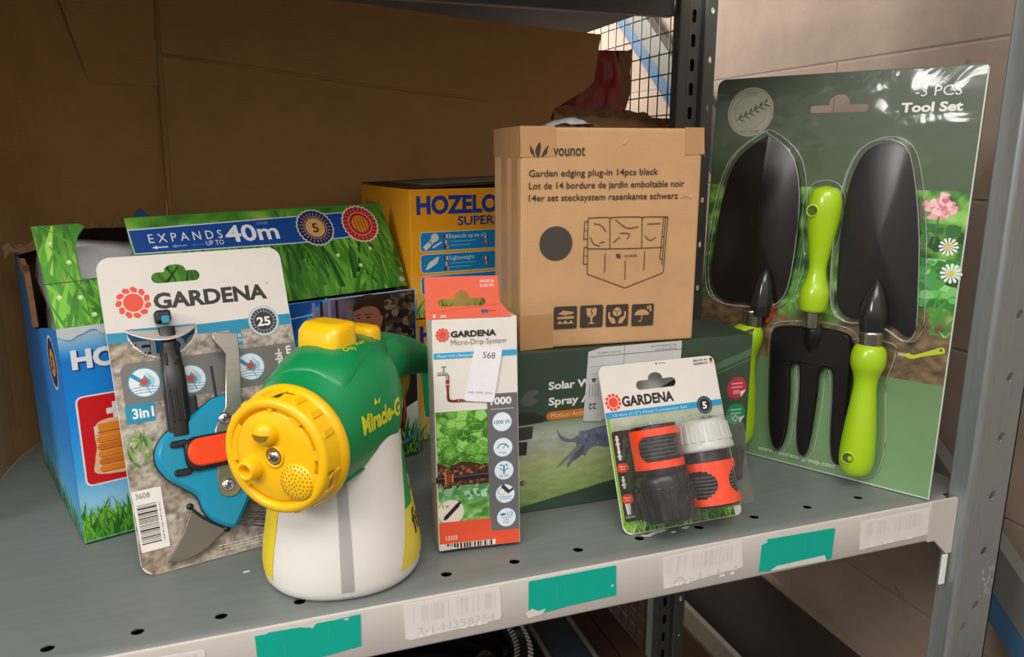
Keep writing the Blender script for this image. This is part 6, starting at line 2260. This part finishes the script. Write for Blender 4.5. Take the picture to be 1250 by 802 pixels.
for k in range(20):
    a = 2 * PI * k / 20
    T = B2 @ Matrix.Rotation(a, 4, 'Z') @ Matrix.Translation((0.0250, 0, 0.0870)) @ Matrix.Rotation(-.11, 4, 'Y')
    mb.box(-0.0008, 0.0010, -0.0022, 0.0022, -0.0085, 0.0085, 'frost', 0.0006, T=T)
o = mb.build('union_nut', hc)
o['label'] = 'frosted translucent union nut'
# clear blister around both
def shell(outline, y0, y1, m='clear', inset=0.004, top_bulge=0.0):
    mb = MB()
    n = len(outline)
    inn = offset_loop(outline, -inset)
    vs_ = [(p[0], y0, p[1]) for p in outline] + [(p[0] * .5 + q[0] * .5, y0 + (y1 - y0) * .75, p[1] * .5 + q[1] * .5) for p, q in zip(outline, inn)] + [(q[0], y1, q[1]) for q in inn]
    fs = []
    for k in range(2):
        for i in range(n):
            j = (i + 1) % n
            fs.append((k * n + i, k * n + j, (k + 1) * n + j, (k + 1) * n + i))
    mb.add(vs_, fs, m, smooth=True)
    tris = tessellate_polygon([[Vector((q[0], q[1], 0)) for q in inn]])
    mb.add([(q[0], y1, q[1]) for q in inn], tris, m)
    return mb
bo = smooth_curve([(0.0080, 0.0560), (0.0095, 0.0150), (0.0160, 0.0070), (0.0620, 0.0060), (0.0680, 0.0120), (0.1130, 0.0120), (0.1170, 0.0200), (0.1185, 0.0640), (0.1225, 0.0740), (0.1200, 0.0960), (0.1120, 0.1040), (0.0700, 0.1035), (0.0640, 0.1050), (0.0180, 0.1050), (0.0140, 0.0960)], 4)
mb = shell(bo, -0.0003, -0.0568, 'clear', 0.0045)
o = mb.build('blister', cn)

# ------------------------------------------------------------------ three piece tool set
TLM = frame(0.5229, 0.2444, 0.0004, -1.0335, 0.0464)
ts = empty('tool_set_pack', TLM, 'large green blister card holding black garden hand tools with lime green handles', 'garden tool pack')
TW, TH = 0.2787, 0.4446
mb = MB()
mb.prism(rrect(0, 0, TW, TH, (0.004, 0.003, 0.003, 0.010), 5), 0.0, 0.0012, 'print', [euro_slot(0.1110, 0.1720, 0.4030, 0.4110, 0.4218, 0.0220)], col=lin('434f38'))
P = Panel(mb)
P.photo(0.0012, 0.001, TW - .001, 0.4010, 60, 90, lambda a, b: ramp(.91 * b + .10 * (vnoise(a, b, 3, 71, 2) - .5) * (b < .7) + .06 * (a - .5) * (1 - b), [(0, '7b9f70'), (.25, '6f9163'), (.45, '5e7a4b'), (.75, '485a3c'), (1, '414b36')]))
def garden(a, b):
    n = vnoise(a, b, 16, 72, 4, 14)
    g = ramp(n, [(.2, '142508'), (.38, '2f5a1c'), (.55, '4f8f30'), (.7, '7fbf4c'), (.9, 'b6dc84')])
    soil = ramp(vnoise(a, b, 30, 73, 3, 30), [(.2, '4a3a2a'), (.6, '7a6548'), (.9, '9a835e')])
    t = np.clip((0.36 + .06 * np.sin(9 * a) - b) * 9, 0, 1)[..., None]
    return g * (1 - t) + soil * t
P.photo(0.0012, 0.125, TW - .001, 0.3235, 130, 92, garden)
P.blobs((0.222, 0.205, TW - .002, 0.255), 60, 0.004, 0.010, ['3f9a4a', '62b85c', '2f7a34', '86cc74', '4fa84e'], 24, squash=.7)
P.blobs((0.226, 0.262, TW - .002, 0.290), 24, 0.003, 0.008, ['2f6a28', '4a8a38', '1f4a1a'], 25)
P.grass((0.255, 0.175, TW - .001, 0.225), 22, 0.015, 0.035, 0.004, ['6fb84a', '9ad46a', '4a9038'], 26, base=(.165, .2), lean=1.0)
r = random.Random(41)
for (fu, fv) in ((0.2440, 0.3080), (0.2590, 0.3065), (0.2510, 0.3010), (0.2530, 0.3135)):
    for k in range(22):
        a, q = r.uniform(0, 6.28), r.uniform(0, 0.0085)
        pts = []
        for i in range(8):
            an = 2 * PI * i / 8
            rr = 0.0035 * (1 + .25 * math.sin(3 * an + a))
            pts.append((fu + q * math.cos(a) + rr * math.cos(an), fv + .8 * q * math.sin(a) + rr * math.sin(an) * .8))
        P.poly(pts, r.choice(['f2b8bc', 'e88f9a', 'f6cfd0', 'd9707f', 'f0a4ac']))
P.line([(0.2515, 0.297), (0.2500, 0.270)], 0.0016, '3f7a30')
for (fu, fv, rr) in ((0.2640, 0.2680, 0.0085), (0.2695, 0.2415, 0.0095)):
    for k in range(12):
        a = 2 * PI * k / 12
        P.poly([(fu, fv), (fu + rr * math.cos(a - .16), fv + rr * math.sin(a - .16)), (fu + rr * 1.1 * math.cos(a), fv + rr * 1.1 * math.sin(a)), (fu + rr * math.cos(a + .16), fv + rr * math.sin(a + .16))], 'eef0e6')
    P.disc(fu, fv, rr * .28, 'e6c23a', 12)
# small pictured tool on the right
P.poly(smooth_curve([(0.2360, 0.1515), (0.2400, 0.1545), (0.2450, 0.1530), (0.2560, 0.1580), (0.2700, 0.1650), (0.2735, 0.1625), (0.2720, 0.1590), (0.2560, 0.1535), (0.2450, 0.1490), (0.2400, 0.1490)], 4), 'b9c832')
P.disc(0.2700, 0.1620, 0.0014, '3a4a1a', 10)
P.rect(0.2300, 0.1500, 0.2365, 0.1535, 'b8b2a2')
# round seal, title, web address
P.disc(0.0430, 0.4065, 0.0275, 'aaa594', 40)
P.ring(0.0430, 0.4065, 0.0248, 0.0253, '6f6b5a', 40)
P.ring(0.0430, 0.4065, 0.0186, 0.0190, '6f6b5a', 40)
P.line([(0.0270, 0.3975), (0.0430, 0.4055), (0.0590, 0.4150)], 0.0009, '4a5038')
for k in range(6):
    t = k / 5
    u, v = 0.0290 + .029 * t, 0.3985 + .0160 * t
    for s in (-1, 1):
        P.poly([(u, v), (u + .0030 - s * .0015, v + s * .0030 + .001), (u + .0065 - s * .003, v + s * .0052 + .002), (u + .0045, v + s * .0015 + .0015)], '4a5038')
P.text('HAND', 0.0430, 0.4265, 0.0026, 0.014, '6f6b5a', 0.01, align='c')
P.text('GARDENER', 0.0430, 0.3838, 0.0026, 0.024, '6f6b5a', 0.01, align='c')
P.text('-3 PCS', 0.2155, 0.4162, 0.0098, 0.0420, 'e6e8e0', 0.0)
P.text('Tool Set', 0.2040, 0.4012, 0.0096, 0.0560, 'eef0e8', 0.04)
P.text('www.ramretailgroup.com', 0.0889, 0.0094, 0.0054, 0.0910, 'dde2d8', 0.015)
P.line([(0.001, 0.0016), (TW - .002, 0.0016)], 0.0014, 'cfd4ca')
P.line([(TW - .0012, 0.001), (TW - .0012, TH - .004)], 0.0014, 'c5cabf')
mb.build('backing_card', ts)

def tool_handle(e_parent, cu, cy, pts, name='handle', hole=None, flip=False, M2=None):
    """turned wooden handle lying in the card plane; pts are (v, radius)"""
    mb = MB()
    prof = smooth_curve(pts, 5, False)
    T = Matrix.Translation((cu[0], cy, 0)) @ Matrix.Rotation(cu[1], 4, 'Y')
    prof = [(max(p[1], 0.0002), p[0]) for p in prof]
    mb.lathe(prof, 'lime', T, 36)
    if hole:
        hu, hv, hr, rr = hole
        TT = Matrix.Translation((hu, cy - rr - .0004, hv)) @ Matrix.Rotation(PI / 2, 4, 'X')
        mb.lathe([(hr * 1.45, -.0032), (hr * 1.28, 0.0002), (hr * 1.1, 0.0006), (hr, 0.0000)], 'lime', TT, 24, caps=False)
        mb.lathe([(hr * 1.02, 0.0002), (0.0001, -0.0006)], 'hole_dark', TT, 24, caps=False)
    return mb.build(name, e_parent)
M['hole_dark'] = mat('hole_shade', '4a5a14', 0.8)  # shade inside the hanging hole, put into the colour of a disc

def dished(outline, y0, y1, m, centre, steps=5, rim=0.0012):
    mb = MB()
    mb.dome(outline, y0, y1, m, steps, centre=centre, power=0.75)
    mb.add([(p[0], y0 + rim, p[1]) for p in outline], [tuple(range(len(outline)))], m)
    n = len(outline)
    mb.add([(p[0], y0, p[1]) for p in outline] + [(p[0], y0 + rim, p[1]) for p in outline], [(i, (i + 1) % n, n + (i + 1) % n, n + i) for i in range(n)], m)
    return mb

# broad trowel
o1 = smooth_curve([(0.0686, 0.3800), (0.0720, 0.3778), (0.0880, 0.3678), (0.1030, 0.3500), (0.1115, 0.3150), (0.1130, 0.2700), (0.1105, 0.2250), (0.1050, 0.2010), (0.0930, 0.1900), (0.0800, 0.1870), (0.0650, 0.1870), (0.0420, 0.1860), (0.0260, 0.1900), (0.0160, 0.2010), (0.0125, 0.2300), (0.0150, 0.2700), (0.0210, 0.3150), (0.0310, 0.3480), (0.0480, 0.3665), (0.0650, 0.3780)], 4)
mb = MB()
b1 = dished(o1, -0.005, -0.013, 'tool_black', (0.066, 0.27))
b1.lathe([(0.0130, 0.187), (0.0125, 0.196), (0.0095, 0.212), (0.0045, 0.226), (0.0005, 0.230)], 'tool_neck', Matrix.Translation((0.0755, -0.016, 0)) @ Matrix.Rotation(0.04, 4, 'Y'), 24)
b1.lathe([(0.0108, 0.175), (0.0120, 0.188)], 'tool_neck', Matrix.Translation((0.0755, -0.016, 0)) @ Matrix.Rotation(0.04, 4, 'Y'), 24)
tool = b1.build('hand_trowel', ts)
mb = MB()
mb.lathe([(0.0102, 0.1600), (0.0106, 0.1640), (0.0112, 0.1780), (0.0116, 0.1800), (0.0100, 0.1812)], 'ferrule', Matrix.Translation((0.0735, -0.016, 0)), 28)
mb.build('ferrule', tool)
tool_handle(tool, (0.0700, 0.0), -0.0165, [(0.1625, 0.0110), (0.1590, 0.0155), (0.1500, 0.0176), (0.1400, 0.0164), (0.1290, 0.0128), (0.1180, 0.0117), (0.1000, 0.0130), (0.0750, 0.0156), (0.0450, 0.0176), (0.0280, 0.0165), (0.0180, 0.0110), (0.0152, 0.0020)])
mb = MB()
mb.prism(smooth_curve([(0.0850, 0.1660), (0.0890, 0.1680), (0.0935, 0.1870), (0.0900, 0.1910), (0.0860, 0.1780)], 3), -0.0045, -0.001, 'orange', bevel=.0005)
o = mb.build('red_tag', ts)
# narrow trowel
o2 = smooth_curve([(0.1960, 0.3705), (0.2085, 0.3680), (0.2190, 0.3570), (0.2285, 0.3230), (0.2370, 0.2750), (0.2425, 0.2200), (0.2450, 0.1880), (0.2430, 0.1760), (0.2370, 0.1720), (0.2250, 0.1790), (0.2060, 0.1880), (0.1850, 0.1840), (0.1700, 0.1880), (0.1625, 0.2080), (0.1595, 0.2650), (0.1620, 0.3200), (0.1700, 0.3520), (0.1810, 0.3660)], 4)
b2 = dished(o2, -0.005, -0.014, 'tool_black', (0.200, 0.27))
b2.lathe([(0.0112, 0.172), (0.0150, 0.190), (0.0135, 0.200), (0.0095, 0.214), (0.0040, 0.226), (0.0005, 0.230)], 'tool_neck', Matrix.Translation((0.2055, -0.018, 0)), 28)
tool = b2.build('hand_trowel', ts)
mb = MB()
mb.lathe([(0.0108, 0.1570), (0.0114, 0.1600), (0.0118, 0.1720), (0.0122, 0.1745), (0.0104, 0.1755)], 'ferrule', Matrix.Translation((0.2062, -0.018, 0)), 28)
mb.build('ferrule', tool)
tool_handle(tool, (0.2062, 0.0), -0.0190, [(0.1605, 0.0112), (0.1570, 0.0155), (0.1480, 0.0178), (0.1380, 0.0172), (0.1270, 0.0132), (0.1170, 0.0118), (0.1000, 0.0130), (0.0740, 0.0158), (0.0440, 0.0180), (0.0270, 0.0172), (0.0165, 0.0120), (0.0130, 0.0020)], hole=(0.2020, 0.0372, 0.0055, 0.0176))
# fork between them, handle up
fk = smooth_curve([(0.1335, 0.1690), (0.1050, 0.1650), (0.0970, 0.1590), (0.0955, 0.1450), (0.0975, 0.1000), (0.1020, 0.0500), (0.1080, 0.0240), (0.1150, 0.0175), (0.1215, 0.0250), (0.1250, 0.0500), (0.1240, 0.0900), (0.1215, 0.1200), (0.1262, 0.1235), (0.1312, 0.1210), (0.1340, 0.0900), (0.1350, 0.0500), (0.1385, 0.0240), (0.1445, 0.0172), (0.1500, 0.0240), (0.1530, 0.0500), (0.1545, 0.0900), (0.1550, 0.1215), (0.1615, 0.1245), (0.1678, 0.1210), (0.1710, 0.0900), (0.1730, 0.0500), (0.1770, 0.0240), (0.1835, 0.0172), (0.1885, 0.0240), (0.1895, 0.0600), (0.1890, 0.1000), (0.1875, 0.1450), (0.1850, 0.1600), (0.1770, 0.1675), (0.1520, 0.1700)], 4)
mb = MB()
mb.prism(fk, -0.0115, -0.0075, 'tool_black', bevel=0.0028)
mb.lathe([(0.0085, 0.173), (0.0110, 0.168), (0.0120, 0.160), (0.0090, 0.148), (0.0030, 0.138), (0.0004, 0.136)][::-1], 'tool_black', Matrix.Translation((0.1425, -0.0090, 0)), 24, sy=0.6)
tool = mb.build('hand_fork', ts)
mb = MB()
mb.lathe([(0.0088, 0.1700), (0.0092, 0.1720), (0.0098, 0.1850), (0.0100, 0.1900)], 'ferrule', Matrix.Translation((0.1420, -0.016, 0)), 28)
mb.build('ferrule', tool)
tool_handle(tool, (0.1400, 0.012), -0.0170, [(0.1875, 0.0105), (0.1900, 0.0140), (0.2000, 0.0156), (0.2110, 0.0152), (0.2230, 0.0115), (0.2370, 0.0094), (0.2560, 0.0118), (0.2800, 0.0156), (0.3000, 0.0176), (0.3130, 0.0165), (0.3215, 0.0125), (0.3250, 0.0020)], hole=(0.1366, 0.2985, 0.0052, 0.0174))
# formed clear plastic: a raised shell around each tool and the flat sheet
def offset_smooth(o, d):
    return offset_loop(o, d)
for o_, h in ((o1, -0.0165), (o2, -0.0180)):
    mb = shell([p for p in offset_smooth(o_, 0.0062)][::2], -0.0016, h, 'clear_smooth', 0.0035)
    mb.build('blister', ts)
def crease(outl, y, r_=0.0007):
    mb = MB()
    pts = [(p[0], y, p[1]) for p in outl]
    mb.tube(pts + [pts[0]], r_, 'clear_edge', 6)
    mb.build('blister_crease', ts)
for o_, y in ((o1, -0.0016), (o2, -0.0016)):
    crease(offset_smooth(o_, 0.0062)[::2], y)
for o_, y in ((o1, -0.0162), (o2, -0.0178)):
    crease(offset_smooth(o_, 0.0030)[::2], y, 0.0006)
crease(offset_smooth(fk, 0.0045)[::2], -0.0018)
def capsule(cx, rows):
    return smooth_curve([(cx - r_, v) for v, r_ in rows] + [(cx + r_, v) for v, r_ in reversed(rows)], 4)
crease(capsule(0.2055, [(0.0075, 0.009), (0.018, 0.019), (0.045, 0.0235), (0.08, 0.021), (0.118, 0.017), (0.150, 0.0225), (0.162, 0.018)]), -0.0018)
crease(capsule(0.1375, [(0.186, 0.016), (0.205, 0.021), (0.237, 0.015), (0.28, 0.021), (0.305, 0.0225), (0.322, 0.018), (0.330, 0.008)]), -0.0018)
# the sheet's crumpled top around the hanger
mb = MB()
vs_, fs = [], []
NX, NZ = 40, 24
r = random.Random(77)
g = np.array(np.meshgrid(np.linspace(0, 1, NX + 1), np.linspace(0, 1, NZ + 1)))
wr = vnoise(g[0], g[1], 12, 81, 3, 8)
for j in range(NZ + 1):
    for i in range(NX + 1):
        u = 0.002 + (TW - .004) * i / NX
        v = 0.320 + (TH - .322) * j / NZ
        edge = min(1, 4 * min(i / NX, 1 - i / NX)) * min(1, 6 * (1 - j / NZ))
        vs_.append((u, -0.0012 - 0.0022 * wr[j, i] * (0.25 + edge), v))
for j in range(NZ):
    for i in range(NX):
        k = j * (NX + 1) + i
        fs.append((k, k + 1, k + NX + 2, k + NX + 1))
mb.add(vs_, fs, 'film', smooth=True)
mb.build('clear_film', ts)

# ------------------------------------------------------------------ goods on the shelf below
M['grey_board2'] = mat('taupe_board', '6f665c', 0.8, noise=0.08, nscale=20)
M['umber'] = cardboard('umber_carton', '3a281b', 0.03, 300, 'Z')
lower = empty('lower_shelf', Matrix.Translation((0, 0, -0.64)), 'shadowed shelf below, under the dark goods', 'shelf')
mb = MB()
mb.box(-0.8, 0.696, 0.004, 0.595, -0.642, -0.640, 'dark_steel')
mb.build('deck', lower, I4)
mb = MB()
mb.box(-0.8, 0.69, 0.0, 0.0035, -0.684, -0.638, 'beam', 0.001)
mb.build('front_beam', lower, I4)
hz = empty('coiled_hose', Matrix.Translation((0.152, 0.20, -0.6395)), 'coil of black ribbed hose with white dashes, below the shelf', 'hose')
mb = MB()
R_h = 0.0145
md = MB()
for lv in range(17):
    z = -0.6395 + R_h + 0.0262 * lv
    R_ = 0.118 - 0.004 * (lv % 2)
    pts = [(0.152 + R_ * math.cos(2 * PI * k / 48), 0.20 + R_ * math.sin(2 * PI * k / 48), z) for k in range(49)]
    mb.tube(pts, R_h, 'hose', 10)
mb.tube([(0.152 + 0.09 * math.cos(t), 0.20 + 0.09 * math.sin(t), -0.2000 + 0.004 * t) for t in np.linspace(0.5, 5.5, 36)], R_h, 'hose', 10)
mb.build('hose_coils', hz, I4)
for lv in (15, 16):
    md = MB()
    z = -0.6395 + R_h + 0.0262 * lv
    zt = -0.6395 + R_h + 0.0262 * 16 + R_h
    rr = 0.118 + (0.0085 if lv == 15 else -0.0065)
    for k in range(110):
        a = 2 * PI * k / 110
        T = Matrix.Translation((0.152 + rr * math.cos(a), 0.20 + rr * math.sin(a), zt - 0.0026)) @ Matrix.Rotation(a, 4, 'Z') @ Matrix.Rotation(0.55 if lv == 15 else -0.45, 4, 'Y')
        md.box(-0.0032, 0.0032, -0.0014, 0.0014, -0.0004, 0.0010, 'dash', T=T)
    md.build('white_dashes', hz, I4)
cs = empty('fabric_case', Matrix.Translation((0.29, 0.12, -0.6398)), 'dark navy fabric case with two grey piped seams, below the shelf', 'case')
mb = MB()
mb.box(0.292, 0.345, 0.06, 0.46, -0.6395, -0.202, 'navy', 0.012, 4)
mb.build('shell', cs, I4)
for x in (0.2925, 0.3440):
    mb = MB()
    mb.tube([(x, 0.065, -0.61), (x, 0.064, -0.22), (x, 0.075, -0.2045), (x, 0.10, -0.2030), (x, 0.43, -0.2030), (x, 0.452, -0.206), (x, 0.459, -0.22)], 0.0032, 'piping', 8)
    mb.build('piping', cs, I4)

def low_carton(name, x0, x1, y0, y1, z1, m, label, cat='cardboard box'):
    e = empty(name, Matrix.Translation((x0, y0, -0.6398)), label, cat)
    mb = MB()
    mb.box(x0, x1, y0, y1, -0.6396, z1, m, 0.002)
    mb.build('body', e, I4)
    mb = MB()
    xm = (x0 + x1) / 2
    mb.box(x0 + .003, xm - .0008, y0 + .003, y1 - .003, z1 + .0002, z1 + .0024, m)
    mb.build('flap', e, I4)
    mb = MB()
    mb.box(xm + .0008, x1 - .003, y0 + .003, y1 - .003, z1 + .0002, z1 + .0024, m)
    mb.build('flap', e, I4)
    return e
low_carton('carton', 0.350, 0.4145, 0.03, 0.50, -0.2225, 'brown_dark', 'narrow brown carton below the shelf, beside the navy fabric case')
bd = empty('board', Matrix.Translation((0.845, 0.42, -1.1995)), 'pale board edge low down between the rack and the block wall', 'board')
mb = MB()
mb.box(0.838, 0.850, 0.05, 1.30, -1.1995, -0.592, 'grey_board2', 0.002)
mb.build('panel', bd, I4)
mb = MB()
mb.box(0.832, 0.8375, 0.05, 1.30, -1.1995, -0.640, 'umber', 0.001)
mb.build('backing_strip', bd, I4)

# ------------------------------------------------------------------ scraps of paper left on the shelf
def scrap(name, pts, label, thick=0.0006, group=None):
    cx = sum(p[0] for p in pts) / len(pts)
    cy = sum(p[1] for p in pts) / len(pts)
    mb = MB()
    mb.prism([(p[0] - cx, p[1] - cy) for p in pts], -thick, 0.0, 'print_matte', col=lin('e6e6e4'), T=LAY)
    o = mb.build(name, None, Matrix.Translation((cx, cy, 0.0002)))
    return tag(o, label, 'paper scrap', group)
scrap('paper_scrap', [(0.3395, 0.0375), (0.3450, 0.0358), (0.3530, 0.0398), (0.3640, 0.0402), (0.3700, 0.0400), (0.3660, 0.0378), (0.3560, 0.0365), (0.3480, 0.0330), (0.3410, 0.0345)], 'largest torn white paper scrap, on the deck under the connector card')
scrap('paper_scrap', [(0.3700, 0.0335), (0.3745, 0.0350), (0.3750, 0.0322), (0.3712, 0.0318)], 'small white paper fleck between the largest scrap and the front edge')
scrap('paper_scrap', [(0.3835, 0.0372), (0.3890, 0.0390), (0.3925, 0.0372), (0.3880, 0.0350)], 'small white paper fleck just in front of the connector card corner')
scrap('paper_scrap', [(-0.0245, 0.0920), (-0.0195, 0.0935), (-0.0185, 0.0915), (-0.0225, 0.0908)], 'tiny pale chip on the deck between weeding card and sprayer')
